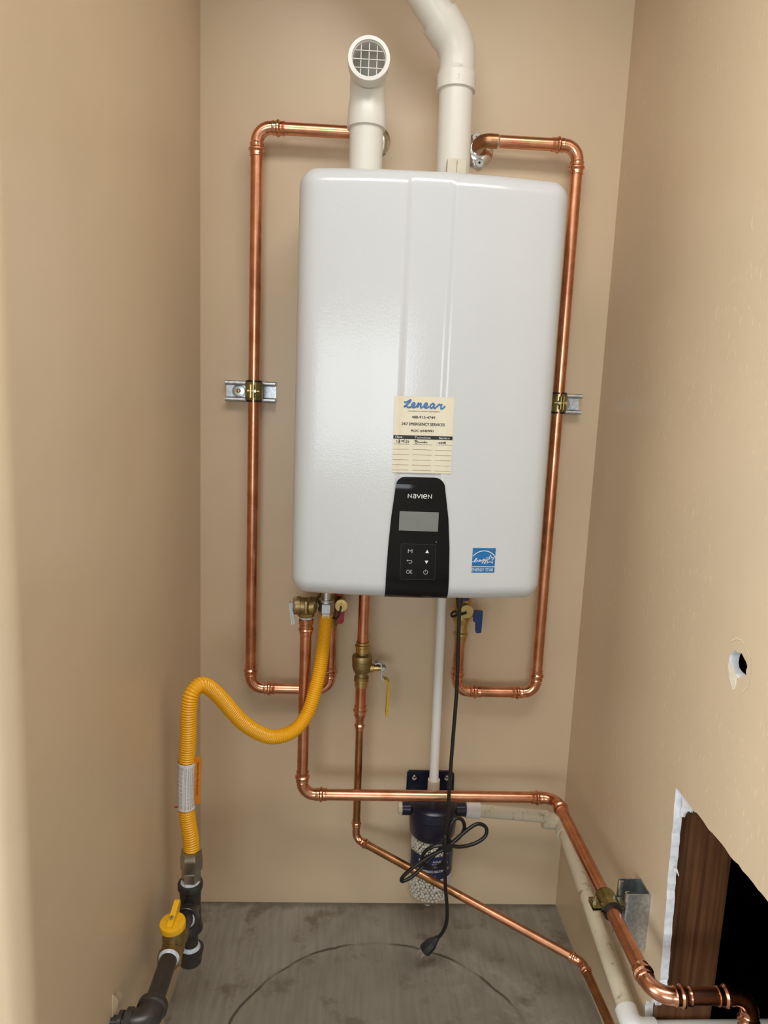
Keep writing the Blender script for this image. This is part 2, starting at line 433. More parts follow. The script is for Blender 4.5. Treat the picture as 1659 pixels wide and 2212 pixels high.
# the garage behind the camera; the closet floor is a raised platform
GX0, GX1, ZG = -2.9, 3.1, -0.45
struct('floor_garage', *box_geo(GX0, GX1, WIN['y']-0.08, YF, ZG-0.06, ZG), 'garage_slab')
struct('wall_platform', *box_geo(-0.0, RW+DR, YF-0.002, YF+0.08, ZG, -0.0005), 'paint')
struct('ceiling_garage', *box_geo(GX0, GX1, WIN['y']-0.08, YF+0.1, ZC, ZC+0.05), 'room_paint')
gl0, gl1 = WIN['y']-0.08, YF+0.1
struct('wall_garage_left', *join_geo(box_geo(GX0-0.06, GX0, gl0, ADDED_WIN['y0'], ZG, ZC), box_geo(GX0-0.06, GX0, ADDED_WIN['y1'], gl1, ZG, ZC),
       box_geo(GX0-0.06, GX0, ADDED_WIN['y0'], ADDED_WIN['y1'], ZG, ADDED_WIN['z0']), box_geo(GX0-0.06, GX0, ADDED_WIN['y0'], ADDED_WIN['y1'], ADDED_WIN['z1'], ZC)), 'room_paint')
struct('added_side_window', *join_geo(box_geo(GX0-0.05, GX0-0.01, ADDED_WIN['y0'], ADDED_WIN['y0']+0.04, ADDED_WIN['z0'], ADDED_WIN['z1']), box_geo(GX0-0.05, GX0-0.01, ADDED_WIN['y1']-0.04, ADDED_WIN['y1'], ADDED_WIN['z0'], ADDED_WIN['z1']),
       box_geo(GX0-0.05, GX0-0.01, ADDED_WIN['y0'], ADDED_WIN['y1'], ADDED_WIN['z0'], ADDED_WIN['z0']+0.04), box_geo(GX0-0.05, GX0-0.01, ADDED_WIN['y0'], ADDED_WIN['y1'], ADDED_WIN['z1']-0.04, ADDED_WIN['z1'])), 'pvc_clean')  # frame of the unseen window added for the side fill
struct('wall_garage_right', *box_geo(GX1, GX1+0.05, WIN['y']-0.08, YF+0.1, ZG, ZC), 'room_paint')
yw = WIN['y']
struct('wall_rear', *join_geo(box_geo(GX0, WIN['x0'], yw-0.08, yw, ZG, ZC), box_geo(WIN['x1'], GX1, yw-0.08, yw, ZG, ZC),
       box_geo(WIN['x0'], WIN['x1'], yw-0.08, yw, ZG, WIN['z0']), box_geo(WIN['x0'], WIN['x1'], yw-0.08, yw, WIN['z1'], ZC)), 'room_paint')
wf = 0.04; wm = (WIN['x0']+WIN['x1'])/2
struct('window_1', *join_geo(box_geo(WIN['x0'], WIN['x0']+wf, yw-0.06, yw-0.02, WIN['z0'], WIN['z1']), box_geo(WIN['x1']-wf, WIN['x1'], yw-0.06, yw-0.02, WIN['z0'], WIN['z1']),
       box_geo(wm-wf/2, wm+wf/2, yw-0.06, yw-0.02, WIN['z0'], WIN['z1']),
       box_geo(WIN['x0'], WIN['x1'], yw-0.06, yw-0.02, WIN['z0'], WIN['z0']+wf), box_geo(WIN['x0'], WIN['x1'], yw-0.06, yw-0.02, WIN['z1']-wf, WIN['z1'])), 'pvc_clean')
box('ceiling_lamp', LAMP[0]-0.87, LAMP[0]+0.87, LAMP[1]-0.30, LAMP[1]+0.30, LAMP[2]-0.045, ZC, 'pvc_clean', None, 0.004)['kind'] = 'structure'

# right wall with the two cut openings (drywall sheet 12.7 mm)
def jag(pts, amp, step):
    out = []
    n = len(pts)
    for i in range(n):
        a = Vector(pts[i]); b = Vector(pts[(i+1) % n]); d = (b-a).length; k = max(1, int(d/step))
        for j in range(k):
            p = a.lerp(b, j/k)
            if j: p += Vector((random.uniform(-amp, amp), random.uniform(-amp, amp)))
            out.append((p.x, p.y))
    return out
hole_a = jag([(-0.484,0.572), (-0.487,0.50), (-0.492,0.42), (-0.498,0.33), (-0.503,0.268), (-0.496,0.240), (-0.484,0.207), (-0.468,0.196), (-0.468,0.150), (-0.803,0.150), (-0.803,0.570)], 0.0016, 0.011)
hc = (-0.6035, 0.812)
hole_b = []
for i in range(18):
    a = 2*math.pi*i/18; r = 0.0125*(1+random.uniform(-0.16, 0.16))
    hole_b.append((hc[0]-0.001+r*1.75*math.cos(a), hc[1]+r*1.22*math.sin(a)))
def sheet_with_holes(name, outer, holes, x0, x1, mat):
    loops = [[Vector((a, b, 0)) for a, b in lp] for lp in [outer]+holes]
    tri = geometry.tessellate_polygon(loops)
    flat = [q for lp in [outer]+holes for q in lp]; n = len(flat)
    V = [Vector((x0, a, b)) for a, b in flat] + [Vector((x1, a, b)) for a, b in flat]
    Fc = [tuple(t) for t in tri] + [tuple(i+n for i in t)[::-1] for t in tri]
    o = 0; side = []
    for lp in [outer]+holes:
        m = len(lp)
        for i in range(m):
            j = (i+1) % m; Fc.append((o+i, o+j, o+j+n, o+i+n)); side.append(len(Fc)-1)
        o += m
    ob = link_mesh(name, V, Fc, mat, None, False)
    return ob, side
wall_right, side_faces = sheet_with_holes('wall_right', [(0.0, 0.0), (YF, 0.0), (YF, ZC), (0.0, ZC)], [hole_a, hole_b], RW, RW+DR, 'paint_drips')
wall_right['kind'] = 'structure'
wall_right.data.materials.append(MATS['gypsum'])
for q in wall_right.data.polygons:
    if abs(q.normal.x) < 0.5: q.material_index = 1
# chase behind the right wall, lined near-black to paint in the cavity's shade
struct('chase_shade_lining', *join_geo(box_geo(1.60, 1.65, YF+0.02, 0.0, 0.0, ZC), box_geo(RW+DR+0.092, 1.60, -0.012, -0.001, 0.0, ZC), box_geo(RW+DR+0.003, 1.60, YF+0.02, -0.012, 0.0005, 0.006)), 'shade_black')

# sloughed paper and paint along the opening (parts of the wall)
def ragged(name, pts, x, th, mat, parent, amp=0.0012, step=0.006):
    pl = jag(pts, amp, step)
    return extrude(name, pl, lambda a, b: (x, a, b), lambda a, b: (x+th, a, b), mat, parent)
ragged('torn_paper', [(-0.486,0.571), (-0.540,0.571), (-0.528,0.560), (-0.521,0.562), (-0.517,0.553), (-0.504,0.546), (-0.497,0.533), (-0.490,0.530)], RW+0.009, 0.003, 'gypsum', wall_right, 0.002, 0.005)
ragged('torn_paper', [(-0.494,0.448), (-0.502,0.452), (-0.510,0.446), (-0.503,0.4475), (-0.494,0.440)], RW+0.006, 0.001, 'gypsum', wall_right, 0.0006, 0.004)
ragged('torn_paper', [(-0.499,0.272), (-0.507,0.258), (-0.505,0.235), (-0.494,0.212), (-0.486,0.215), (-0.494,0.242)], RW+0.002, 0.009, 'gypsum', wall_right, 0.002, 0.006)
# scraped ring and flaps around the small hole
ringp = []
for k, (a0, a1, r) in enumerate(((20, 135, 0.0325), (-60, -20, 0.034), (-25, 12, 0.0325), (195, 260, 0.033))):
    pts = [(hc[0]+r*0.95*math.cos(math.radians(a))*-1+random.uniform(-.0008, .0008), hc[1]+r*1.0*math.sin(math.radians(a))+random.uniform(-.0012, .0012)) for a in range(a0, a1+1, 8)]
    V2, F2 = stroke2d(pts, 0.0014 if k < 1 else 0.0010, taper=True)
    V = [Vector((RW-0.0006, a, b)) for a, b in V2]
    n = len(V); V += [Vector((RW+0.0005, a, b)) for a, b in V2]
    Fc = [q for q in F2] + [tuple(i+n for i in q) for q in F2]
    link_mesh('torn_paint', V, Fc, 'torn_paint', wall_right, False)
ragged('torn_paper', [(hc[0]+0.021, hc[1]-0.006), (hc[0]+0.014, hc[1]-0.024), (hc[0]+0.003, hc[1]-0.036), (hc[0]-0.001, hc[1]-0.032), (hc[0]-0.002, hc[1]-0.015), (hc[0]+0.008, hc[1]-0.011), (hc[0]+0.016, hc[1]-0.004)], RW-0.0008, 0.001, 'torn_paint', wall_right, 0.0006, 0.005)

# stud in the opening
stud = link_mesh('wood_stud', *box_geo(RW+DR+0.0003, RW+DR+0.089, -0.4785, -0.4405, 0.0, 1.2), 'stud_wood', None, False)
stud['label'] = 'reddish-brown wooden wall stud seen through the rectangular cut in the right wall'; stud['category'] = 'stud'

# torn flaps on the left wall where the gas stub leaves it
wl = bpy.data.objects['wall_left']
def flap(pts):
    V = [Vector(p) for p in pts]; n = len(V)
    V2 = [v+Vector((0.0012, 0.0004, 0)) for v in V]
    Fc = [tuple(range(n)), tuple(range(n, 2*n))[::-1]] + [(i, (i+1) % n, (i+1) % n+n, i+n) for i in range(n)]
    link_mesh('torn_paper', V+V2, Fc, 'paint', wl, False)
flap([(0.0005,-0.576,0.306), (0.003,-0.571,0.298), (0.005,-0.566,0.286), (0.004,-0.570,0.276), (0.0005,-0.580,0.274)])
flap([(0.0005,-0.562,0.299), (0.004,-0.555,0.290), (0.005,-0.550,0.278), (0.0005,-0.558,0.272)])
flap([(0.0005,-0.626,0.292), (0.004,-0.622,0.285), (0.002,-0.616,0.276), (0.0005,-0.628,0.272)])

# ================================================================== WATER HEATER
HX0, HX1, HZ0, HZ1 = 0.2045, 0.6455, 0.7835, 1.4870
HXC = (HX0+HX1)/2; RCX, RF = 0.030, 0.030
XRL, XRR = 0.380, 0.4515       # channel
def sdf_in(x, z):
    hx, hz = (HX1-HX0)/2, (HZ1-HZ0)/2
    qx = abs(x-HXC)-(hx-RCX); qz = abs(z-(HZ0+HZ1)/2)-(hz-RCX)
    out = math.hypot(max(qx, 0), max(qz, 0)) + min(max(qx, qz), 0) - RCX
    return max(0.0, -out)
def sstep(a, b, x):
    t = min(1, max(0, (x-a)/(b-a))); return t*t*(3-2*t)
def face_y(x, z, channel=False):
    y = -0.2640 + 0.46*(x-0.415)**2
    d = sdf_in(x, z)
    if d < RF: y += RF - math.sqrt(max(0, RF*RF-(RF-d)**2))
    if channel:
        c = sstep(XRL-0.005, XRL+0.006, x)*(1-sstep(XRR-0.006, XRR+0.006, x))
        y += 0.0040*c*sstep(0.0, 0.03, d)
    return y
heater = thing('water_heater', 'white wall-hung tankless water heater with black control panel', 'water heater', (HXC, -0.13, HZ0))
def heater_cover():
    us = set()
    for k in range(15): us.add(round((1-(RF*(1-math.cos(math.pi/2*k/14)))/(HX1-HX0)*2), 6))
    us |= {-u for u in us}
    for k in range(1, 40): us.add(round(-0.86+1.72*k/40, 6))
    for xr, w in ((XRL+0.0005, 0.007), (XRR, 0.008)):
        for k in range(-4, 5): us.add(round(((xr+w*k/4)-HXC)/((HX1-HX0)/2), 6))
    us = sorted(us)
    zs = set()
    H = HZ1-HZ0
    for k in range(15):
        d = RF*(1-math.cos(math.pi/2*k/14)); zs.add(round(HZ0+d, 6)); zs.add(round(HZ1-d, 6))
    for k in range(1, 36): zs.add(round(HZ0+RF+(H-2*RF)*k/36, 6))
    zs = sorted(zs); nu = len(us); V = []; Fc = []
    for z in zs:
        dz = min(z-HZ0, HZ1-z); hw = (HX1-HX0)/2
        if dz < RCX: hw = hw-RCX+math.sqrt(max(0, RCX**2-(RCX-dz)**2))
        for u in us:
            x = HXC+u*hw; V.append(Vector((x, face_y(x, z, True), z)))
    for j in range(len(zs)-1):
        for i in range(nu-1): Fc.append((j*nu+i, j*nu+i+1, (j+1)*nu+i+1, (j+1)*nu+i))
    loop = [i for i in range(nu)] + [j*nu+nu-1 for j in range(1, len(zs))] + [(len(zs)-1)*nu+i for i in range(nu-2, -1, -1)] + [j*nu for j in range(len(zs)-2, 0, -1)]
    o = len(V)
    for i in loop: V.append(Vector((V[i].x, -0.016, V[i].z)))
    m = len(loop)
    for k in range(m): Fc.append((loop[k], loop[(k+1) % m], o+(k+1) % m, o+k))
    Fc.append(tuple(range(o, o+m)))
    return link_mesh('cover', V, Fc, 'heater_white', heater, True, 40)
heater_cover()
box('mounting_bracket', 0.33, 0.52, -0.016, -0.001, 0.80, 1.47, 'zinc', heater, 0.001)

# control panel
def panel_half(z):
    pts = [(0.7845, 0.3684, 0.4770), (0.83, 0.3686, 0.4765), (0.88, 0.3702, 0.4745), (0.93, 0.3732, 0.4700), (0.975, 0.3778, 0.4625), (1.000, 0.3806, 0.4585)]
    for (z0, a0, b0), (z1, a1, b1) in zip(pts, pts[1:]):
        if z <= z1:
            t = (z-z0)/(z1-z0); return a0+(a1-a0)*t, b0+(b1-b0)*t
    return pts[-1][1:]
def panel_y(x, z): return face_y(x, z)-0.0032 + (0.004*sstep(0.985, 0.9985, z))
def make_panel():
    zs = [0.7845+0.030*(1-math.cos(math.pi/2*k/10)) for k in range(11)] + [0.8145+(0.9845-0.8145)*k/16 for k in range(1, 17)] + [0.9845+0.0137*math.sin(math.pi/2*k/10) for k in range(1, 11)]
    n = 22; V = []; Fc = []
    for z in zs:
        a, b = panel_half(z)
        if z > 0.9845:
            d = 0.0142*(1-math.sqrt(max(0, 1-((z-0.9845)/0.0137)**2))); a += d; b -= d
        for i in range(n+1):
            x = a+(b-a)*i/n; V.append(Vector((x, panel_y(x, z), z)))
    R = len(zs)
    for j in range(R-1):
        for i in range(n): Fc.append((j*(n+1)+i, j*(n+1)+i+1, (j+1)*(n+1)+i+1, (j+1)*(n+1)+i))
    loop = list(range(n+1)) + [j*(n+1)+n for j in range(1, R)] + [(R-1)*(n+1)+i for i in range(n-1, -1, -1)] + [j*(n+1) for j in range(R-2, 0, -1)]
    o = len(V); m = len(loop)
    for i in loop: V.append(V[i]+Vector((0, 0.009, 0)))
    for k in range(m): Fc.append((loop[k], loop[(k+1) % m], o+(k+1) % m, o+k))
    return link_mesh('control_panel', V, Fc, 'panel_black', heater, True, 40, 'glossy black control panel with display and keypad')
panel = make_panel()
psurf = lambda off: (lambda x, z: Vector((x, panel_y(x, z)-off, z)))
printed('display', [grid_rect2d(0.3868, 0.4530, 0.9075, 0.9405, 12, 2)], psurf(0.0007), 'screen_gray', panel, 'grey blank display window')
kp = stroke2d([(0.3925,0.8240), (0.3918,0.8835), (0.3930,0.8848), (0.4498,0.8852), (0.4508,0.8842), (0.4520,0.8250), (0.4510,0.8238), (0.3935,0.8228)], 0.0007, True, False)
printed('keypad', [grid_rect2d(0.3923, 0.4513, 0.8236, 0.8846, 8, 4)], psurf(0.0005), 'keypad_black', panel)
# NAVIEN word mark: N a V I e N drawn as strokes on a 1-high grid
def navien():
    g = []; x = 0; w = 0.165
    def add(st, dx, closed=False, smooth=False): g.append(stroke2d([(a+dx, b) for a, b in st], w, closed, smooth))
    N = [(0.1,0), (0.1,0.9), (0.85,0.1), (0.85,1.0)]
    add(N, 0.0)
    a1 = [(0.08,0.88), (0.45,0.92), (0.70,0.75), (0.72,0.0)]; add(a1, 1.12, smooth=True)
    add([(0.72,0.52), (0.30,0.54), (0.10,0.30), (0.30,0.09), (0.72,0.12)], 1.12, smooth=True)
    add([(0.0,1.0), (0.45,0.1), (0.90,1.0)], 2.08)
    add([(0.1,0.0), (0.1,1.0)], 3.13)
    add([(0.10,0.50), (0.82,0.50), (0.72,0.85), (0.42,0.93), (0.12,0.72), (0.10,0.35), (0.35,0.08), (0.80,0.10)], 3.50, smooth=True)
    add(N, 4.58)
    s = 0.0405/5.5
    return [place2d(q, 0.3992, 0.9630, 0.005, s) for q in g]
sym = []
ux = lambda x: x
sym.append(place2d(text2d('M', 0.01, 0.0, height=0.0062, width=0.0075), 0.4077, 0.8725))
sym.append(place2d(text2d('OK', 0.01, 0.0, height=0.0068, width=0.0105), 0.4080, 0.8365))
sym.append(stroke2d([(0.4035,0.8562), (0.4108,0.8562), (0.4118,0.8540), (0.4105,0.8518), (0.4062,0.8518)], 0.0008, False, False))
sym.append(([(0.4022,0.8562), (0.4045,0.8580), (0.4045,0.8544)], [(0,1,2)]))
sym.append(stroke2d([(0.4358+0.0036*math.cos(a), 0.8368+0.0036*math.sin(a)) for a in [math.radians(120+300*k/16) for k in range(17)]], 0.0008, False, False))
sym.append(rect2d(0.4354, 0.4362, 0.8372, 0.8418))
tri_up = ([(0.4335,0.8700), (0.4397,0.8700), (0.4366,0.8758)], [(0,1,2)]); tri_dn = ([(0.4333,0.8568), (0.4395,0.8568), (0.4364,0.8510)], [(0,1,2)])
printed('keypad_symbols', sym, psurf(0.0009), 'print_gray', panel, 'grey M, back arrow, OK and power symbols')
printed('arrow_symbols', [tri_up, tri_dn], psurf(0.0009), 'print_white', panel, 'white up and down arrows')
printed('brand_lettering', navien(), psurf(0.0006), 'print_white', panel, 'white NAVIEN word mark')
printed('keypad_outline', [kp], psurf(0.0008), 'print_black', panel)
printed('indicator_dot', [([(0.4512+0.0008*math.cos(a*0.785), 0.8893+0.0008*math.sin(a*0.785)) for a in range(8)], [tuple(range(8))])], psurf(0.0007), 'print_gray', panel)

# service sticker
SC, SW, SH, SR = (0.4203, 1.0685), 0.0990, 0.1262, 0.010
def suv(u, v):     # u right 0..1, v down 0..1
    x = (u-0.5)*SW; y = (0.5-v)*SH
    return SC[0]+x*math.cos(SR)-y*math.sin(SR), SC[1]+x*math.sin(SR)+y*math.cos(SR)
def ssurf(off):
    def f(u, v):
        x, z = suv(u, v)
        c = sstep(XRL-0.004, XRL+0.006, x)*(1-sstep(XRR-0.010, XRR+0.008, x))
        return Vector((x, face_y(x, z)+0.0022*c-0.0008-off, z))
    return f
V, Fc = grid_rect2d(0, 1, 0, 1, 40, 2)
n = len(V); VV = [ssurf(0)(a, b) for a, b in V] + [ssurf(-0.0002)(a, b) for a, b in V]
sticker = link_mesh('service_sticker', VV, Fc+[tuple(i+n for i in q)[::-1] for q in Fc], 'cream_paper', heater, True, 40, 'cream service sticker with plumber contact and install date')
def flip(g): return [(x, -y) for x, y in g[0]], g[1]
def tx(body, u, v, w, h, bold=0.0):   # text of given width/height in sticker units
    g = flip(text2d(body, 1.0, 0.0, width=w, height=h))
    if not bold: return place2d(g, u, v)
    d = h*bold*4
    return join_geo(*[place2d(g, u+dx, v+dy) for dx, dy in ((0, 0), (d, 0), (-d, 0), (0, d*0.5))])
blk = [tx('PLUMBING & WATER TREATMENT', 0.50, 0.192, 0.53, 0.013, 0.012), tx('480-915-4749', 0.495, 0.268, 0.39, 0.033, 0.014),
       tx('24/7 EMERGENCY SERVICES', 0.495, 0.358, 0.72, 0.036, 0.014), tx('ROC #340991', 0.485, 0.446, 0.37, 0.034, 0.014),
       grid_rect2d(0.003, 0.997, 0.507, 0.556, 20, 1)]
for r in range(6):
    v = 0.624+0.0685*r
    for u0, u1 in ((0.005, 0.27), (0.335, 0.655), (0.715, 0.992)):
        blk.append(grid_rect2d(u0, u1, v-0.0016, v+0.0016, 8, 1))
printed('printed_text', blk, ssurf(0.0002), 'print_black', sticker, 'black phone number, licence number and table lines')
for hd_, hu_, hw_ in (('Date', 0.095, 0.115), ('Technician', 0.495, 0.27), ('Service', 0.86, 0.175)):
    printed('heading_lettering', [tx(hd_, hu_, 0.531, hw_, 0.026, 0.01)], ssurf(0.0004), 'print_white', sticker)
# Lenear script
def zpt(x, y): return ((x-180)/1262.0+0.0 + (y-130)*0.00003, (y-135-(x-215)*0.034)/1612.0)
def cur(pts, x0): return [(x0+a, b+0.034*(x0+a-540)) for a, b in pts]
L_e = [(0,362), (45,346), (84,312), (72,286), (38,298), (20,340), (42,377), (92,371), (128,346)]
L_n = [[(0,346), (30,294), (10,381)], [(10,381), (40,328), (78,292), (90,312), (76,358), (96,380), (134,348)]]
L_a = [[(98,306), (62,287), (16,324), (10,368), (44,378), (88,324), (102,294)], [(102,294), (84,358), (106,382), (146,346)]]
L_r = [(-14,356), (34,300), (48,315), (90,306), (74,350), (72,382), (100,388), (168,330)]
script = [[(384,256), (412,276), (462,256), (516,226), (505,262), (440,322), (372,368)], [(372,368), (420,352), (470,378), (522,372), (545,360)],
          cur(L_e, 522), cur(L_n[0], 648), cur(L_n[1], 648), cur(L_e, 782), cur(L_a[0], 922), cur(L_a[1], 922), cur(L_r, 1082)]
printed('brand_script', [stroke2d([zpt(*q) for q in s], 0.026, sub=6, taper=True) for s in script], ssurf(0.0003), 'print_blue', sticker, 'blue Lenear script lettering')
hand = [[(208,1050), (222,1105)], [(270,1052), (250,1062), (248,1100), (268,1108), (278,1075), (270,1052)], [(288,1040), (280,1130)], [(318,1058), (326,1105)],
        [(352,1062), (340,1075), (352,1085), (366,1068), (364,1110)], [(384,1035), (380,1120)], [(408,1068), (430,1060), (428,1085), (412,1112), (440,1112)], [(470,1058), (455,1090), (462,1112), (480,1100), (462,1092)],
        [(595,1075), (640,1065), (655,1085), (625,1095), (660,1105), (650,1130), (612,1125), (625,1075)], [(660,1110), (690,1100), (705,1125), (740,1105), (760,1125), (775,1105), (800,1120), (812,1080), (808,1125), (835,1105), (850,1125), (872,1112)],
        [(1095,1110), (1100,1145)], [(1098,1092), (1099,1096)], [(1120,1115), (1125,1145), (1140,1112), (1150,1145)], [(1185,1108), (1165,1120), (1180,1140), (1160,1150)], [(1205,1100), (1200,1155)], [(1192,1115), (1225,1115), (1220,1148), (1240,1110), (1238,1150)], [(1258,1095), (1256,1160)]]
printed('handwriting', [stroke2d([zpt(*q) for q in s], 0.0075, sub=4) for s in hand], ssurf(0.0004), 'print_black', sticker, 'hand-written date, technician name and service')

# energy label
ES = (0.5360, 0.8580); EWd, EHt = 0.0405, 0.0433
esurf = lambda off: (lambda a, b: Vector((ES[0]+a, face_y(ES[0]+a, ES[1]+b)-0.0003-off, ES[1]+b)))
V, Fc = grid_rect2d(-EWd/2, EWd/2, -EHt/2, EHt/2, 6, 6)
n = len(V)
elabel = link_mesh('energy_label', [esurf(0)(a, b) for a, b in V]+[esurf(-0.0003)(a, b) for a, b in V], Fc+[tuple(i+n for i in q)[::-1] for q in Fc], 'energy_blue', heater, True, 40, 'square blue energy efficiency label with white star')
ek = EWd/1210.0
def ep(x, y): return ((x-850)*ek, (848-y)*ek)
ew = []
ew.append(stroke2d([ep(850+720*math.cos(math.radians(a)), 1065-720*math.sin(math.radians(a))) for a in range(33, 148, 5)], 0.0013))
ew.append(stroke2d([ep(*q) for q in ((950,715), (1125,715), (1195,560), (1250,690), (1415,710), (1285,820), (1325,990), (1185,905), (1030,1000), (1075,860))], 0.0011, False, False))
ew.append(stroke2d([ep(*q) for q in ((250,905), (340,905), (470,800), (490,745), (440,750), (370,850), (370,930), (430,935), (490,890))], 0.0011))
ew.append(stroke2d([ep(*q) for q in ((490,890), (500,845), (490,905), (540,850), (560,895), (620,880), (670,820), (640,810), (620,880), (660,895), (715,850), (725,890), (760,830), (790,850))], 0.0010))
ew.append(stroke2d([ep(*q) for q in ((880,775), (820,790), (800,850), (850,850), (885,780), (840,900), (780,985), (770,960), (850,880), (920,830))], 0.0010))
ew.append(stroke2d([ep(*q) for q in ((930,780), (925,850), (970,845), (1010,780), (960,920), (910,1015), (890,985), (980,880), (1080,790), (1205,735))], 0.0010))
ew.append(grid_rect2d(-EWd/2, EWd/2, (848-1195)*ek, (848-1165)*ek, 6, 1))
ew.append(place2d(text2d('ENERGY STAR', 0.01, 0.0, width=1130*ek, height=165*ek), *ep(820, 1340)))
printed('label_lettering', ew, esurf(0.0003), 'print_white', elabel, 'white arch, star and energy lettering')

# ================================================================== PLUMBING HELPERS
R34, R12 = 0.0111, 0.0079
def arc_path(P, da, db, La, Lb, R, n=10):
    """polyline from P+da*La through a fillet to P+db*Lb"""
    P, da, db = Vector(P), Vector(da).normalized(), Vector(db).normalized()
    ang = da.angle(db); t = R/math.tan(ang/2)
    c = P + (da+db).normalized()*(R/math.sin(ang/2))
    s, e = P+da*t, P+db*t
    pts = []
    v0, v1 = s-c, e-c; tot = v0.angle(v1)
    for k in range(n+1):
        pts.append(c + (v0*math.sin((1-k/n)*tot)+v1*math.sin(k/n*tot))/math.sin(tot))
    return P+da*La, pts, P+db*Lb
def press_prof(r):
    # (distance from the open end, radius factor) of one press socket
    return [(0.0, 1.08), (0.0006, 1.15), (0.0020, 1.15), (0.0030, 1.11), (0.0078, 1.11), (0.0092, 1.20), (0.0108, 1.34), (0.0135, 1.34), (0.0150, 1.20), (0.0160, 1.11), (0.0205, 1.12), (0.0220, 1.17), (0.0240, 1.16), (0.0255, 1.05)]
def elbow(parent, P, da, db, r, La, Lb, R, mat='copper_fitting', name='elbow', sc=1.0):
    a, arc_, b = arc_path(P, da, db, La, Lb, R)
    da, db = Vector(da).normalized(), Vector(db).normalized()
    pts = []; rad = []
    for d, f in press_prof(r):
        d *= sc
        if d < (a-arc_[0]).length-0.001: pts.append(a-da*d); rad.append(r*f)
    for q in arc_: pts.append(q); rad.append(r*1.05)
    tail = []
    for d, f in press_prof(r):
        d *= sc
        if d < (b-arc_[-1]).length-0.001: tail.append((b-db*d, r*f))
    for q, f in reversed(tail): pts.append(q); rad.append(f)
    return tube(name, pts, rad, mat, parent, 24, angle=28)
def coupling(parent, P0, axis, segs, mat='copper_fitting', name='coupling', seg=28):
    return lathe(name, P0, axis, segs, mat, parent, seg, angle=28)
def pipe(parent, a, b, r, mat='copper', name='pipe', seg=24):
    return tube(name, [a, Vector(a).lerp(Vector(b), 0.5), b], r, mat, parent, seg)
X, Y, Z = Vector((1,0,0)), Vector((0,1,0)), Vector((0,0,1))
LE, RE = 0.0505, 0.0270

# ---- hot water loop (left)
YL = -0.042; XL = 0.1110; ZT = 1.6035; ZLo = 0.5245; XH = 0.2735; XEL = 0.326
hot = thing('hot_water_pipe', 'copper pipe loop up the left side to behind the screened vent', 'pipe', (XL, YL, ZLo))
pipe(hot, (XL, YL, ZLo+0.03), (XL, YL, ZT-0.03), R34)
pipe(hot, (XL+0.03, YL, ZT), (XEL-0.02, YL, ZT), R34)
pipe(hot, (XL+0.03, YL, ZLo), (XH-0.03, YL, ZLo), R34)
pipe(hot, (XH, YL, ZLo+0.03), (XH, YL-0.002, 0.6655), R34)
elbow(hot, (XL, YL, ZT), -Z, X, R34, LE, LE, RE)
elbow(hot, (XL, YL, ZLo), Z, X, R34, LE, LE, RE)
elbow(hot, (XH, YL, ZLo), Z, -X, R34, LE, LE, RE)
a_, arc_, b_ = arc_path((XEL, YL, ZT), -X, Y, 0.03, 0.045, 0.018)
tube('wall_elbow', [a_]+arc_+[b_], R34*1.1, 'copper_brown', hot, 24)
# ---- cold water loop (right)
XR = 0.7050; XC = 0.5385; ZR = 0.5275; ZTR = 1.6030; XER = 0.523
cold = thing('cold_water_pipe', 'copper pipe loop down the right side of the white heater', 'pipe', (XR, YL, ZR))
pipe(cold, (XR, YL, ZR+0.03), (XR, YL, ZTR-0.03), R34)
pipe(cold, (XER+0.025, YL, ZTR), (XR-0.03, YL, ZTR), R34)
pipe(cold, (XC+0.03, YL, ZR), (XR-0.03, YL, ZR), R34)
pipe(cold, (XC, YL, ZR+0.03), (XC+0.0005, YL-0.001, 0.6385), R34)
elbow(cold, (XR, YL, ZTR), -Z, -X, R34, LE, LE, RE)
elbow(cold, (XR, YL, ZR), Z, -X, R34, LE, LE, RE)
elbow(cold, (XC, YL, ZR), Z, X, R34, LE, LE, RE)
a_, arc_, b_ = arc_path((XER, YL, ZTR), X, Y, 0.030, 0.045, 0.018)
tube('wall_elbow', [a_]+arc_+[b_], R34*1.14, 'copper_brown', cold, 24, label='brown tarnished soldered elbow')
lathe('solder_ring', (XER+0.0295, YL, ZTR), X, [(0, R34*1.15), (0.0022, R34*1.12), (0.0035, R34*1.01)], 'solder', cold, 24)

# ---- wall escutcheons
def escutcheon(x, z, label, group):
    t = thing('escutcheon', label, 'wall plate', (x, 0, z), group)
    lathe('plate', (x, 0, z), -Y, [(0.0, 0.0305), (0.0015, 0.0305), (0.0035, 0.028), (0.0075, 0.020), (0.009, 0.0145)], 'chrome', t, 40)
    for s in (1, -1):
        lathe('clip', (x+0.004*s, -0.006, z-0.0225*s), -Y, [(0, 0.0085), (0.0022, 0.0085), (0.0028, 0.0078)], 'chrome', t, 20)
        lathe('rivet_hole', (x+0.004*s, -0.0082, z-0.0225*s), -Y, [(0, 0.0022), (0.001, 0.0022)], 'dark_slot', t, 12)
    return t
escutcheon(XEL, ZT, 'round chrome wall plate half hidden behind the screened vent pipe', 'chrome wall plates')
escutcheon(XER, ZTR-0.006, 'round chrome wall plate under the brown copper elbow', 'chrome wall plates')

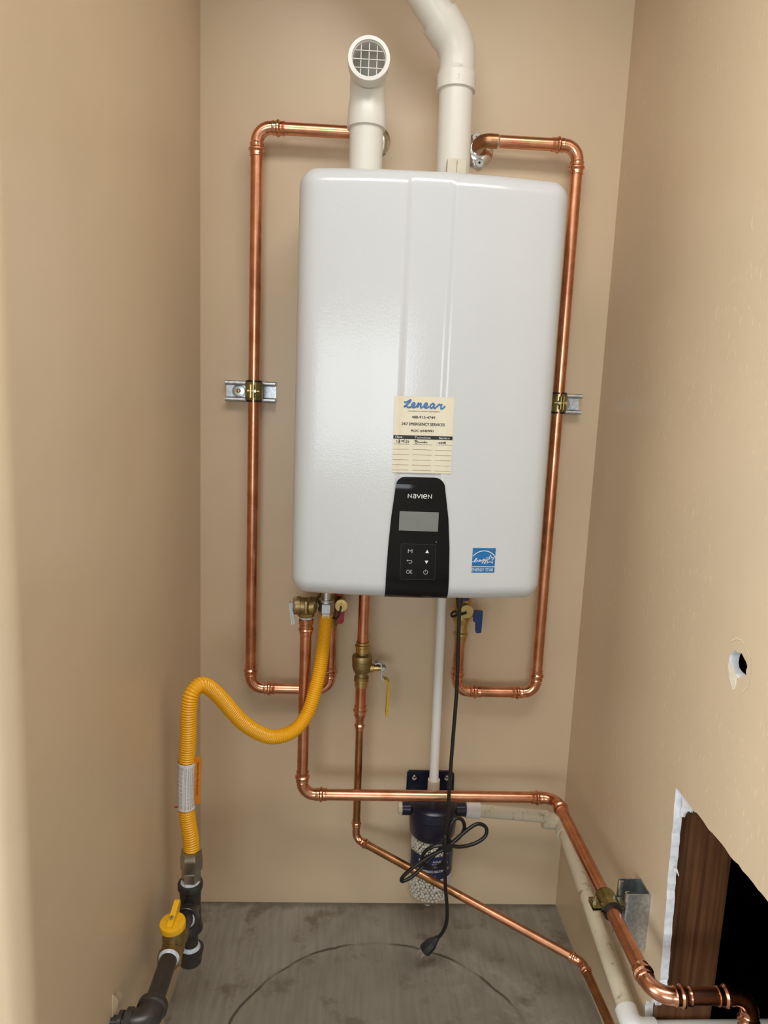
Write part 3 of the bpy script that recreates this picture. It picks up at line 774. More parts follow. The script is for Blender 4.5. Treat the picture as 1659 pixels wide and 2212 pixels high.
# ---- relief discharge pipe
YV, ZV, XV, XW = -0.1155, 0.3325, 0.2262, 0.7430
ZHI = 0.334; YHO = -0.606
rel = thing('relief_pipe', 'copper discharge pipe crossing the back and running along the right wall into the hole', 'pipe', (XV, YV, ZV))
pipe(rel, (XV, YV, ZV+0.03), (XV, YV, 0.690), R34)
pipe(rel, (XV+0.03, YV, ZV), (XW-0.03, YV, ZV+0.0008), R34)
pipe(rel, (XW, YV-0.03, ZV), (XW, YHO+0.03, ZHI), R34, 'copper')
pipe(rel, (XW+0.03, YHO, ZHI), (0.872-0.02, YHO, ZHI), R34, 'copper')
elbow(rel, (XV, YV, ZV), Z, X, R34, LE, LE, RE)
elbow(rel, (XW, YV, ZV), -X, -Y, R34, LE, LE, RE)
elbow(rel, (XW, YHO, ZHI), Y, X, R34, LE, LE, RE)
elbow(rel, (0.880, YHO, ZHI), -X, -Z, R34, LE*0.98, LE, RE)
pipe(rel, (0.880, YHO, ZHI-0.04), (0.880, YHO, 0.02), R34, 'copper')
coupling(rel, (XV, YV, 0.7005), -Z, [(0, 0.0128), (0.0015, 0.0142), (0.010, 0.0142), (0.012, 0.0128), (0.0185, 0.0128), (0.0195, 0.0142), (0.0225, 0.0150), (0.0245, 0.0142), (0.0255, 0.0125), (0.0315, 0.0124), (0.033, 0.0112)], name='male_adapter')
lathe('thread_tape', (XV, YV, 0.7060), -Z, [(0, 0.0122), (0.006, 0.0122)], 'tape_white', rel, 28)

# ---- recirculation / drain pipe in the middle
XM, YM = 0.3382, -0.070
mid = thing('return_pipe', 'copper pipe from the heater middle, turning diagonally across near the floor', 'pipe', (XM, YM, 0.2))
pipe(mid, (XM, YM, 0.6400), (XM, YM, HZ0-0.0005), R34, 'copper')
pipe(mid, (XM, YM, 0.495), (XM, YM, 0.5465), R34, 'copper')
coupling(mid, (XM, YM, 0.5045), -Z, [(0, 0.0122), (0.0005, 0.0128), (0.008, 0.0128), (0.0095, 0.0146), (0.0125, 0.0146), (0.0140, 0.0126), (0.022, 0.0126), (0.029, 0.0092), (0.040, 0.0090), (0.0425, 0.0110), (0.0455, 0.0110), (0.047, 0.0091), (0.053, 0.0090), (0.0535, 0.0082)], name='reducer')
D0 = Vector((0.3392, -0.067, 0.2035)); D1 = Vector((0.7575, -0.3035, 0.1185)); dd = (D1-D0).normalized()
D2 = Vector((0.7790, -0.62, 0.098)); de = (D2-D1).normalized()
pipe(mid, (XM, YM, 0.47), D0+Z*0.03, R12, 'copper_brown')
pipe(mid, D0+dd*0.018, D0.lerp(D1, 0.5), R12, 'copper_brown')
pipe(mid, D0.lerp(D1, 0.495), D1-dd*0.010, R12, 'copper_aged')
pipe(mid, D1+de*0.012, D2, R12, 'copper_brown')
elbow(mid, D0, Z, dd, R12, 0.044, 0.030, 0.017, sc=0.62, mat='copper_fitting')
elbow(mid, D1, -dd, de, R12, 0.025, 0.025, 0.020, sc=0.62, mat='copper_fitting')

# ---- ball valve on the middle pipe
bv = thing('ball_valve', 'brass ball valve with yellow lever on the middle copper pipe', 'valve', (XM, YM, 0.53))
lathe('body', (XM, YM, 0.6405), -Z, [(0, 0.0120), (0.0005, 0.0130), (0.005, 0.0130), (0.0065, 0.0148), (0.0105, 0.0148), (0.012, 0.0132), (0.016, 0.0132), (0.017, 0.0126), (0.026, 0.0126), (0.0265, 0.0150), (0.0285, 0.0192), (0.032, 0.0205), (0.040, 0.0205), (0.041, 0.0198), (0.052, 0.0198), (0.057, 0.0185), (0.0635, 0.0160), (0.065, 0.0128), (0.073, 0.0128), (0.0745, 0.0148), (0.0785, 0.0148), (0.080, 0.0130), (0.094, 0.0128), (0.0945, 0.0120)], 'brass_cast', bv, 32, angle=28)
for z0, nm in ((0.6405, 'press_end'), (0.5675, 'press_end')):
    lathe(nm, (XM, YM, z0), -Z, [(0, 0.0122), (0.0005, 0.0134), (0.005, 0.0134), (0.0065, 0.0152), (0.0105, 0.0152), (0.012, 0.0135), (0.022, 0.0134)], 'brass', bv, 32, angle=28)
lathe('stem_boss', (XM+0.016, YM, 0.5855), X, [(0, 0.0100), (0.008, 0.0095), (0.0085, 0.0072), (0.018, 0.0072), (0.019, 0.0060), (0.024, 0.0060)], 'brass', bv, 24)
def strip(name, pts2, y0, y1, th, mat, parent):
    V2, F2 = stroke2d(pts2, th, False, True, 5)
    n = len(V2)
    V = [Vector((a, y0, b)) for a, b in V2]+[Vector((a, y1, b)) for a, b in V2]
    Fc = [q for q in F2]+[tuple(i+n for i in q)[::-1] for q in F2]
    m = n//2
    for s in (0, 1):
        for i in range(m-1): Fc.append((2*i+s, 2*i+2+s, 2*i+2+s+n, 2*i+s+n))
    Fc.append((0, 1, 1+n, n)); Fc.append((n-2, n-1, 2*n-1, 2*n-2))
    return link_mesh(name, V, Fc, mat, parent, True, 50)
lev = strip('lever', [(0.3640,0.5960), (0.3730,0.5985), (0.3775,0.5920), (0.3780,0.5720), (0.3800,0.5660), (0.3880,0.5600)], YM-0.009, YM+0.009, 0.0026, 'steel', bv)
strip('lever_sleeve', [(0.3855,0.5625), (0.3925,0.5560), (0.3940,0.5400), (0.3935,0.5150), (0.3922,0.4850)], YM-0.0095, YM+0.0095, 0.0052, 'vinyl_yellow', lev)
lathe('lever_nut', (0.3790, YM, 0.5850), X, [(0, 0.0078), (0.0055, 0.0078), (0.0060, 0.0070), (0.0062, 0.0042), (0.0080, 0.0040)], 'steel', bv, 6)

# ---- hot isolation valve with relief valve
hv = thing('hot_isolation_valve', 'brass isolation valve with red lever under the heater left side', 'valve', (XH, YL, 0.66))
lathe('body', (XH, YL-0.004, 0.80), -Z, [(0.017, 0.014), (0.030, 0.014), (0.032, 0.018), (0.085, 0.018), (0.095, 0.0165), (0.105, 0.0145), (0.115, 0.0130), (0.118, 0.0150), (0.122, 0.0150), (0.124, 0.0128), (0.135, 0.0124)], 'brass_cast', hv, 28)
lathe('drain_port', (0.2925, -0.055, 0.7205), -Y, [(0, 0.0085), (0.032, 0.0085)], 'brass_cast', hv, 20)
lathe('drain_cap', (0.2928, -0.084, 0.7200), -Y, [(0, 0.0130), (0.0065, 0.0130), (0.0072, 0.0122), (0.0074, 0.0045), (0.0085, 0.0040)], 'brass', hv, 32)
extrude('lever', [(0.2865,0.7130), (0.2995,0.7130), (0.2990,0.6830), (0.2965,0.6785), (0.2890,0.6760), (0.2848,0.6800), (0.2850,0.7000)], lambda a, b: (a, -0.074, b), lambda a, b: (a, -0.064, b), 'red_plastic', hv)
lathe('drain_handle', (0.288, -0.065, 0.735), Z, [(0, 0.010), (0.008, 0.010), (0.009, 0.008)], 'red_plastic', hv, 16)
tube('cap_strap', catmull([(0.2925,-0.093,0.7195), (0.2900,-0.096,0.7080), (0.2850,-0.092,0.6950), (0.2780,-0.085,0.6930), (0.2735,-0.075,0.7000), (0.2745,-0.070,0.7090)], 6), 0.0019, 'rubber', hv, 10)

pv = thing('relief_valve', 'brass pressure relief valve with metal test lever beside the yellow hose', 'valve', (0.2262, YV, 0.70))
lathe('body', (0.2055, YV, 0.7255), X, [(0, 0.0150), (0.002, 0.0178), (0.009, 0.0182), (0.010, 0.0165), (0.024, 0.0165), (0.026, 0.0180), (0.035, 0.0178), (0.0375, 0.0140), (0.040, 0.0100)], 'brass_cast', pv, 32)
lathe('cap', (0.2000, YV, 0.7255), X, [(0, 0.0060), (0.0006, 0.0150), (0.0035, 0.0172), (0.0075, 0.0178)], 'nickel', pv, 32, label='grey cap on the relief valve')
lathe('outlet', (XV, YV, 0.7255), -Z, [(0.010, 0.0135), (0.0125, 0.0140), (0.0135, 0.0158), (0.0205, 0.0158), (0.0215, 0.0142)], 'brass_cast', pv, 8, angle=20)
box('rib', 0.2235, 0.2290, YV-0.0205, YV-0.014, 0.7140, 0.7400, 'brass_cast', pv, 0.0012)
extrude('test_lever', [(0.1935,0.7345), (0.2005,0.7345), (0.2030,0.7060), (0.2060,0.6990), (0.2050,0.6930), (0.1990,0.6915), (0.1970,0.7100)], lambda a, b: (a, YV-0.0125, b), lambda a, b: (a, YV-0.0105, b), 'steel', pv)
extrude('test_lever', [(0.1935,0.7345), (0.1952,0.7345), (0.2012,0.6925), (0.1993,0.6920)], lambda a, b: (a, YV-0.0165, b), lambda a, b: (a, YV+0.0060, b), 'chrome', pv)
lathe('hinge_pin', (0.1995, YV-0.014, 0.7275), Y, [(0, 0.0022), (0.028, 0.0022)], 'steel', pv, 12)
tube('inlet', catmull([(0.2410, YV+0.004, 0.7255), (0.2440, YV+0.022, 0.7270), (0.2530, YV+0.045, 0.7310), (0.2650, YL-0.014, 0.7350)], 5), 0.0088, 'brass_cast', pv, 20)

# ---- cold isolation valve
cv = thing('cold_isolation_valve', 'brass isolation valve with blue lever under the heater right side', 'valve', (XC, YL, 0.64))
lathe('body', (XC+0.001, YL-0.002, 0.80), -Z, [(0.017, 0.015), (0.040, 0.015), (0.042, 0.0185), (0.088, 0.0185), (0.108, 0.0195), (0.116, 0.0185), (0.122, 0.0150), (0.130, 0.0130), (0.142, 0.0128), (0.144, 0.0150), (0.149, 0.0152), (0.151, 0.0138), (0.158, 0.0132), (0.162, 0.0120)], 'brass', cv, 28)
lathe('drain_port', (0.5410, -0.050, 0.7150), -Y, [(0, 0.0095), (0.036, 0.0095)], 'brass_cast', cv, 20)
lathe('drain_cap', (0.5412, -0.084, 0.7148), -Y, [(0, 0.0142), (0.0065, 0.0142), (0.0075, 0.0134), (0.0076, 0.0030), (0.0086, 0.0026)], 'brass', cv, 36)
extrude('lever', [(0.5590,0.7126), (0.5762,0.7121), (0.5757,0.6700), (0.5738,0.6672), (0.5655,0.6665), (0.5642,0.6690), (0.5638,0.6885), (0.5585,0.6905)], lambda a, b: (a, -0.078, b), lambda a, b: (a, -0.068, b), 'blue_plastic', cv)
lathe('lever_screw', (0.548, -0.060, 0.6985), X, [(0, 0.004), (0.014, 0.004)], 'brass_cast', cv, 10)
lathe('drain_handle', (0.5370, -0.066, 0.7330), Z, [(0, 0.0125), (0.012, 0.0125), (0.014, 0.010)], 'blue_plastic', cv, 16)
tube('cap_strap', catmull([(0.5405,-0.094,0.7140), (0.5300,-0.096,0.7105), (0.5180,-0.092,0.7150), (0.5120,-0.085,0.7080), (0.5150,-0.078,0.7000), (0.5260,-0.070,0.7010), (0.5350,-0.066,0.7060)], 6), 0.0022, 'rubber', cv, 10)

# ================================================================== VENTS
XI, YI = 0.3108, -0.106; RP = 0.0293
vi = thing('intake_vent', 'white plastic vent pipe ending in a round screened opening facing forward', 'vent', (XI, YI, HZ1))
tube('pipe', [(XI, YI, HZ1+0.0005), (XI-0.0006, YI, 1.56), (XI-0.001, YI, 1.63)], RP, 'pvc', vi, 40)
VX = XI-0.001
ZS = 1.588; ZAX = 1.6745; tilt = 0.03
lathe('socket', (VX, YI, ZS), Z, [(0, RP*1.03), (0.0005, 0.0338), (0.004, 0.0342), (0.040, 0.0325), (0.046, 0.0312), (0.052, 0.0308)], 'pvc', vi, 44, angle=25)
a_, arc_, b_ = arc_path((VX, YI, ZAX), -Z, Vector((0, -1, tilt)), 0.050, 0.040, 0.030, 12)
tube('bend', [a_]+arc_+[b_], [0.0308]*(len(arc_)+2), 'pvc', vi, 44, cap=False)
odir = Vector((0, -1, tilt)).normalized(); oc = Vector((VX, YI, ZAX))+odir*0.036
# open rim: outer hub and inner bore as one shell
lathe('rim', oc, odir, [(0.0, 0.0305), (0.001, 0.0345), (0.0265, 0.0352), (0.028, 0.0345), (0.0282, 0.0285), (0.0245, 0.0278), (0.024, 0.0268), (0.006, 0.0262), (0.002, 0.0262), (0.0015, 0.0300)], 'pvc_clean', vi, 52, angle=25, cap=False)
fc = oc+odir*0.0215
vu = odir.cross(X).normalized()
if vu.z < 0: vu = -vu
wires = []
for k in (-1, 0, 1):
    d = k*0.0132; h = math.sqrt(0.0264**2-d*d)
    wires.append(tube_geo([fc+X*d-vu*h, fc+X*d+vu*h], 0.00085, 8))
    wires.append(tube_geo([fc+vu*d-X*h+odir*0.0012, fc+vu*d+X*h+odir*0.0012], 0.00085, 8))
V, Fc = join_geo(*wires); link_mesh('screen', V, Fc, 'pvc_clean', vi, True, 60, 'white square-mesh wire screen')

XE, YE = 0.4660, -0.108
ve = thing('exhaust_vent', 'white plastic exhaust pipe bending up to the left out of view', 'vent', (XE, YE, HZ1))
tube('pipe', [(XE, YE, HZ1+0.0005), (XE-0.0015, YE, 1.60), (XE-0.003, YE, 1.68)], RP, 'pvc', ve, 40)
XE2 = XE-0.003
lathe('collar', (XE2, YE, 1.657), Z, [(0, RP*1.02), (0.0005, 0.0338), (0.026, 0.0338), (0.029, 0.0318), (0.034, 0.0308)], 'pvc', ve, 44, angle=25)
ud = Vector((-0.660, -0.21, 0.722)).normalized()
ec = Vector((XE2, YE, 1.727))
a_, arc_, b_ = arc_path(ec, -Z, ud, 0.045, 0.048, 0.055, 12)
nb_ = len(arc_)
tube('bend', [a_]+arc_+[ec+ud*0.032, ec+ud*0.038, ec+ud*0.0550, ec+ud*0.0555], [0.0308]+[0.0308+0.0022*(k/(nb_-1)) for k in range(nb_)]+[0.0336, 0.0340, 0.0340, 0.0305], 'pvc', ve, 44, angle=45)
tube('pipe', [ec+ud*0.045, ec+ud*0.30, ec+ud*0.62], RP, 'pvc', ve, 40)
lathe('flue_ring', (XE, YE, HZ1+0.0005), Z, [(0, 0.037), (0.016, 0.037), (0.024, 0.0345), (0.028, 0.0340)], 'nickel', ve, 40)
box('clamp_block', XE-0.0165, XE+0.0165, YE-0.047, YE-0.030, HZ1+0.0005, HZ1+0.047, 'putty', ve, 0.0012, 'beige plastic clamp block at the pipe foot')
box('clamp_block', XE-0.0003, XE+0.0003, YE-0.0473, YE-0.0468, HZ1, HZ1+0.044, 'dark_slot', ve)
box('clamp_band', XE-0.036, XE-0.0165, YE-0.040, YE-0.034, HZ1+0.010, HZ1+0.0245, 'nickel', ve, 0.001)
box('clamp_band', XE+0.0165, XE+0.036, YE-0.040, YE-0.034, HZ1+0.008, HZ1+0.0225, 'nickel', ve, 0.001)

# ================================================================== STRUT AND CLAMPS
def c_profile(h, d, t=0.0024, lip=0.0092):
    # C channel: flat web, two flanges, lips rolled inwards
    half = [(h, 0), (h, d-0.0045)]
    for k in range(1, 9):
        a = math.pi*k/8; half.append((h-0.0045+0.0045*math.cos(a), d-0.0045+0.0045*math.sin(a)))
    half += [(h-0.009, d-0.008), (h-0.009+t, d-0.008), (h-0.009+t, d-0.0045)]
    for k in range(7, 0, -1):
        a = math.pi*k/8; half.append((h-0.0045+(0.0045-t)*math.cos(a), d-0.0045+(0.0045-t)*math.sin(a)))
    half += [(h-t, d-0.0045), (h-t, t)]
    return half + [(-a, b) for a, b in reversed(half)]
def strut_back(x0, x1, zc, d, washer_x, slot_x, label):
    t = thing('strut_channel', label, 'bracket', ((x0+x1)/2, 0, zc-0.0205), 'galvanised strut pieces')
    pr = c_profile(0.0205, d)
    extrude('channel', pr, lambda a, b: (x0, -b, zc+a), lambda a, b: (x1, -b, zc+a), 'zinc', t, True)
    lathe('washer', (washer_x, -0.0027, zc), -Y, [(0, 0.0125), (0.0014, 0.0125), (0.0016, 0.0118)], 'steel', t, 28)
    lathe('screw_head', (washer_x, -0.0040, zc+0.0005), -Y, [(0, 0.0045), (0.002, 0.0042), (0.003, 0.0025)], 'brass', t, 12)
    lathe('slot', (slot_x, -0.0024, zc), -Y, [(0, 0.0092), (0.0005, 0.0092)], 'dark_slot', t, 24)
    return t
DS = 0.0215
strut_back(0.0512, 0.1492, 1.1275, DS, 0.0755, 0.0795, 'short galvanised strut channel holding the left copper pipe')
strut_back(0.6880, 0.7590, 1.1288, DS, 0.7275, 0.7305, 'short galvanised strut channel holding the right copper pipe')
def wall_strut():
    t = thing('strut_channel', 'deep vertical galvanised strut channel on the right wall beside the hole', 'bracket', (RW, -0.425, 0.269), 'galvanised strut pieces')
    pr = c_profile(0.0203, 0.0405)
    extrude('channel', pr, lambda a, b: (RW-b, -0.4255+a, 0.269), lambda a, b: (RW-b, -0.4255+a, 0.3655), 'zinc', t, True)
wall_strut()
def clamp(P, axis, out, bolt_dir, r, wid, label):
    P, axis, out = Vector(P), Vector(axis).normalized(), Vector(out).normalized()
    side = axis.cross(out).normalized()
    t = thing('pipe_clamp', label, 'clamp', P, 'cushioned pipe clamps')
    def shell(ra, rb_, hw, mat, nm, a0=0, a1=360, tt=t):
        n = 36; V = []; Fc = []
        for k in range(n+1):
            a = math.radians(a0+(a1-a0)*k/n)
            d = out*math.cos(a)+side*math.sin(a)
            for rr, s in ((ra, -1), (rb_, -1), (rb_, 1), (ra, 1)): V.append(P+d*rr+axis*hw*s)
        for k in range(n):
            for j in range(4):
                j2 = (j+1) % 4; Fc.append((4*k+j, 4*k+j2, 4*k+4+j2, 4*k+4+j))
        Fc.append((0,1,2,3)); Fc.append((4*n, 4*n+1, 4*n+2, 4*n+3))
        return link_mesh(nm, V, Fc, mat, tt, True, 40)
    shell(r+0.0002, r+0.0038, wid/2+0.0035, 'rubber', 'cushion', 10, 350)
    for s in (1, -1):
        h = shell(r+0.0036, r+0.0056, wid/2, 'yellow_zinc', 'strap', s*8, s*172)
        # ear of this half
        def bx(a0, a1, b0, b1, c0, c1):
            V = [P+out*a+side*b+axis*c for a in (a0, a1) for b in (b0, b1) for c in (c0, c1)]
            return V, [(0,1,3,2), (4,6,7,5), (0,4,5,1), (2,3,7,6), (0,2,6,4), (1,5,7,3)]
        V, Fc = bx(r+0.003, r+0.018, s*0.0016, s*0.0036, -wid*0.36, wid*0.36)
        link_mesh('ear', V, Fc, 'yellow_zinc', t, False)
        V, Fc = bx(-(r+0.012), -(r+0.002), s*0.0025, s*0.0048, -wid*0.30, wid*0.30)
        link_mesh('tongue', V, Fc, 'yellow_zinc', t, False)
    bc = P+out*(r+0.0115); bd = side*bolt_dir
    lathe('bolt', bc-bd*0.0095, bd, [(0, 0.0040), (0.0035, 0.0040), (0.0037, 0.0019), (0.0230, 0.0019)], 'brass', t, 14)
    lathe('nut', bc+bd*0.0036, bd, [(0, 0.0046), (0.0034, 0.0046)], 'steel', t, 6)
    return t
clamp((XL, YL, 1.1285), Z, -Y, 1, R34, 0.0340, 'yellow zinc pipe clamp on the left vertical copper pipe')
clamp((XR, YL, 1.1300), Z, -Y, -1, R34, 0.0340, 'yellow zinc pipe clamp on the right vertical copper pipe')
clamp((XW, -0.4255, 0.3335), Y, -X, 1, R34, 0.0340, 'zinc pipe clamp on the copper pipe along the right wall')

# ================================================================== GAS LINE
GX, GY, GZ = 0.0485, -0.315, 0.248
hose = thing('gas_hose', 'bright yellow corrugated flexible gas hose curving up to the heater', 'hose', (GX, GY, 0.345))
hp = catmull([(0.0505,-0.315,0.330), (0.0500,-0.315,0.362), (0.0440,-0.315,0.405), (0.0418,-0.315,0.450), (0.0432,-0.315,0.500), (0.0458,-0.315,0.555), (0.0470,-0.315,0.603), (0.0520,-0.310,0.630), (0.0655,-0.294,0.6365), (0.0865,-0.270,0.6080), (0.1214,-0.240,0.5475), (0.1515,-0.215,0.5120), (0.1791,-0.195,0.4950), (0.2117,-0.175,0.4985), (0.2360,-0.157,0.5265), (0.2521,-0.138,0.5825), (0.2605,-0.122,0.6427), (0.2636,-0.111,0.6950), (0.2640,-0.110,0.7080)], 14)
pitch = 0.0042; sub = 7
hp = resample(hp, pitch/sub)
rad = [0.0113+0.0023*(0.5+0.5*math.cos(2*math.pi*i/sub))**0.6 for i in range(len(hp))]
tube('corrugated_tube', hp, rad, 'hose_yellow', hose, 24, angle=80)
lathe('heater_nut', (0.2640, -0.110, 0.7035), Z, [(0, 0.0138), (0.008, 0.0138), (0.0085, 0.0148), (0.0098, 0.0158), (0.0265, 0.0158), (0.0285, 0.0146), (0.029, 0.0100)], 'steel', hose, 6, phase=0.52, angle=25)
lathe('nipple', (0.2640, -0.110, 0.730), Z, [(0, 0.0105), (0.004, 0.0150), (0.008, 0.0150), (0.0085, 0.0095), (0.053, 0.0095)], 'steel', hose, 24)
lathe('pipe_nut', (0.0505, GY, 0.3060), Z, [(0, 0.0150), (0.002, 0.0185), (0.022, 0.0192), (0.028, 0.0186), (0.030, 0.0178), (0.0405, 0.0172), (0.0408, 0.0140)], 'nickel', hose, 6, phase=0.58, angle=25)
lathe('hose_adapter', (0.0500, GY, 0.2830), Z, [(0, 0.0120), (0.0030, 0.0120), (0.0035, 0.0150), (0.0060, 0.0165), (0.0220, 0.0165), (0.0235, 0.0150)], 'nickel', hose, 6, phase=0.5, angle=25)
# wrapped label and tag
lab0, lab1 = 0.424, 0.509
def hose_c(z):
    for a, b in zip(hp, hp[1:]):
        if a.z <= z <= b.z: return a.lerp(b, (z-a.z)/max(1e-6, b.z-a.z))
    return hp[0]
def lsurf(off):
    return lambda a, z: hose_c(z)+Vector((math.sin(a)*(0.0146+off), -math.cos(a)*(0.0146+off), 0))
V, Fc = grid_rect2d(-2.4, 1.75, lab0, lab1, 28, 12)
hl = link_mesh('warning_label', [lsurf(0)(a, z) for a, z in V], Fc, 'white_paper', hose, True, 80, 'white printed label wrapped round the hose')
rows = []
random.seed(3)
for k in range(9):
    z1 = lab1-0.013-k*0.0076
    for c0, c1 in ((-1.55, -0.98), (-0.92, -0.62), (-0.52, -0.20)):
        z = z1
        for j in range(3):
            zz = z-j*0.0020
            w = random.uniform(0.7, 1.0)
            rows.append(grid_rect2d(c0, c0+(c1-c0)*w, zz-0.0012, zz, 3, 1))
for a0 in (0.10, 0.38, 0.62, 0.86, 1.10, 1.34):
    z = lab1-0.006
    while z > lab0+0.008:
        h = random.uniform(0.002, 0.008); rows.append(grid_rect2d(a0, a0+0.11, z-h, z, 1, 3)); z -= h+0.0012
for k in range(7): rows.append(grid_rect2d(-1.5+k*0.20, -1.38+k*0.20, lab1-0.0105, lab1-0.0045, 1, 1))
rows.append(grid_rect2d(-2.3, 0.02, lab1-0.0118, lab1-0.0114, 12, 1)); rows.append(grid_rect2d(-0.02, 0.02, lab0, lab1, 1, 8))
printed('label_print', rows, lsurf(0.0002), 'print_gray', hl)
tag_a, tag_b = hose_c(0.430), hose_c(0.520)
def tsurf(off):
    return lambda u, z: hose_c(min(max(z, lab0), lab1)) + Vector((0.0135+u, -0.0040-off-0.10*u, z-min(max(z, lab0), lab1)))
V, Fc = grid_rect2d(0, 0.0118, 0.4335, 0.5190, 3, 12)
V = [(a, b+a*0.12) for a, b in V]; n = len(V)
tg = link_mesh('orange_tag', [tsurf(0)(a, z) for a, z in V]+[tsurf(-0.0004)(a, z) for a, z in V], Fc+[tuple(i+n for i in q)[::-1] for q in Fc], 'orange_tag', hose, True, 60, 'orange tag reading Global Pipe Manufacturer')
g = text2d('Global Pipe Manufacturer', 0.01, 0.0, width=0.0620, height=0.0042)
g = ([(0.0058+y, 0.4795-x) for x, y in g[0]], g[1])
printed('tag_lettering', [g], tsurf(0.0003), 'print_black', tg)
link_mesh('label_tie', *tube_geo([hose_c(0.426)+Vector((-0.0135,-0.002,0)), hose_c(0.426)+Vector((-0.0195,-0.004,0.001))], 0.0012, 8), 'red_plastic', hose)

gas = thing('gas_pipe', 'black iron gas pipe with tee and capped drip leg on the left wall', 'pipe', (GX, GY, 0.13))
ZB = 0.238      # branch height
tee_up = lathe_geo((GX, GY, 0.2845), -Z, [(0, 0.0135), (0.0005, 0.0205), (0.0025, 0.0215), (0.0105, 0.0215), (0.0125, 0.0190), (0.030, 0.0178), (0.060, 0.0182), (0.080, 0.0190), (0.084, 0.0212), (0.092, 0.0212), (0.0935, 0.0200), (0.094, 0.0135)], 36)
tee_br = lathe_geo((GX, GY, ZB), -Y, [(0, 0.0176), (0.020, 0.0176), (0.024, 0.0205), (0.026, 0.0213), (0.0335, 0.0213), (0.0345, 0.0205), (0.035, 0.0135)], 36)
V, Fc = join_geo(tee_up, tee_br); link_mesh('tee', V, Fc, 'black_iron', gas, True, 30)
lathe('thread_tape', (GX, GY, 0.2840), Z, [(0, 0.0168), (0.0020, 0.0160), (0.0034, 0.0132)], 'tape_white', gas, 28)
lathe('thread_tape', (GX, GY-0.0345, ZB), -Y, [(0, 0.0155), (0.002, 0.0154), (0.0045, 0.0140)], 'tape_white', gas, 28)
pipe(gas, (GX, GY, 0.205), (GX, GY, 0.150), 0.0130, 'black_iron', 'drip_leg')
lathe('thread_tape', (GX, GY, 0.1955), -Z, [(0, 0.0140), (0.005, 0.0136)], 'tape_white', gas, 28)
lathe('drip_cap', (GX, GY, 0.1250), Z, [(0, 0.0120), (0.003, 0.0190), (0.020, 0.0205), (0.0245, 0.0225), (0.0300, 0.0225), (0.0310, 0.0200)], 'black_iron', gas, 32)
lathe('thread_tape', (GX, GY, 0.1560), Z, [(0, 0.0170), (0.003, 0.0160), (0.006, 0.0136)], 'tape_white', gas, 28)
GZ2 = 0.262; YVl = -0.432
pipe(gas, (GX, GY-0.03, ZB+0.002), (GX, YVl+0.022, GZ2-0.006), 0.0133, 'black_iron', 'nipple')
pipe(gas, (GX, YVl-0.018, GZ2), (GX, -0.555, GZ2+0.002), 0.0133, 'black_iron')
lathe('thread_tape', (GX, YVl-0.0290, GZ2), -Y, [(0, 0.0162), (0.0015, 0.0158), (0.005, 0.0138)], 'tape_white', gas, 28)
# elbow at the wall
a_, arc_, b_ = arc_path((GX, -0.580, GZ2+0.002), Y, -X, 0.034, 0.026, 0.018, 8)
tube('elbow', [a_, a_-Y*0.003, a_-Y*0.011, a_-Y*0.013]+arc_[1:]+[b_], [0.0195, 0.0215, 0.0215, 0.0192]+[0.0185]*(len(arc_)-1)+[0.0178], 'black_iron', gas, 28, angle=30)
lathe('union_nut', (0.0295, -0.580, GZ2+0.002), -X, [(0, 0.0178), (0.001, 0.0200), (0.010, 0.0200), (0.0105, 0.0150)], 'black_iron', gas, 8, angle=20)
lathe('stub', (0.022, -0.580, GZ2+0.002), -X, [(0, 0.0133), (0.006, 0.0133), (0.0065, 0.0165), (0.0120, 0.0165), (0.0125, 0.0105), (0.030, 0.0105)], 'black_iron', gas, 24)

gv = thing('gas_valve', 'brass gas shutoff valve with round yellow handle on the black pipe', 'valve', (GX, YVl, GZ2-0.02))
lathe('body', (GX, YVl+0.030, GZ2-0.004), -Y, [(0, 0.0150), (0.001, 0.0180), (0.012, 0.0180), (0.016, 0.0168), (0.032, 0.0180), (0.044, 0.0168), (0.047, 0.0190), (0.059, 0.0195), (0.0592, 0.0160)], 'brass_cast', gv, 8, phase=0.39, angle=25)
lathe('bonnet', (GX, YVl, GZ2), Z, [(0.0, 0.0165), (0.014, 0.0172), (0.022, 0.0172), (0.028, 0.0165), (0.030, 0.0120)], 'brass_cast', gv, 28)
hb = Vector((GX-0.001, YVl, GZ2+0.0295)); hax = Vector((-0.04, -0.10, 1)).normalized()
hd = lathe('handle', hb, hax, [(0, 0.0185), (0.0006, 0.0198), (0.0085, 0.0202), (0.0105, 0.0195), (0.0110, 0.0180)], 'handle_yellow', gv, 40)
hu = Vector((0.10, 0.98, 0.0)); hu = (hu-hax*hu.dot(hax)).normalized(); hs = hax.cross(hu)
bar = []
top = hb+hax*0.0100
prof = [(-0.014, 0.003, 0.0042), (-0.010, 0.0065, 0.0042), (0.0, 0.0100, 0.0042), (0.012, 0.0150, 0.0040), (0.022, 0.0185, 0.0036), (0.026, 0.0150, 0.0030), (0.0245, 0.0085, 0.0028)]
V = []
pl = [(-0.015, 0.0), (-0.0135, 0.0050), (0.0, 0.0095), (0.013, 0.0145), (0.0245, 0.0185), (0.0285, 0.0165), (0.0270, 0.0090), (0.019, 0.0)]
def hmap(s): return lambda a, b: top+hu*a+hax*b+hs*s
extrude('handle_grip', pl, hmap(-0.0042), hmap(0.0042), 'handle_yellow', gv)
lathe('handle_screw', top+hu*-0.001+hax*0.0088, hax+hu*-0.35, [(0, 0.0034), (0.0010, 0.0034), (0.0012, 0.0020)], 'brass_cast', gv, 14)

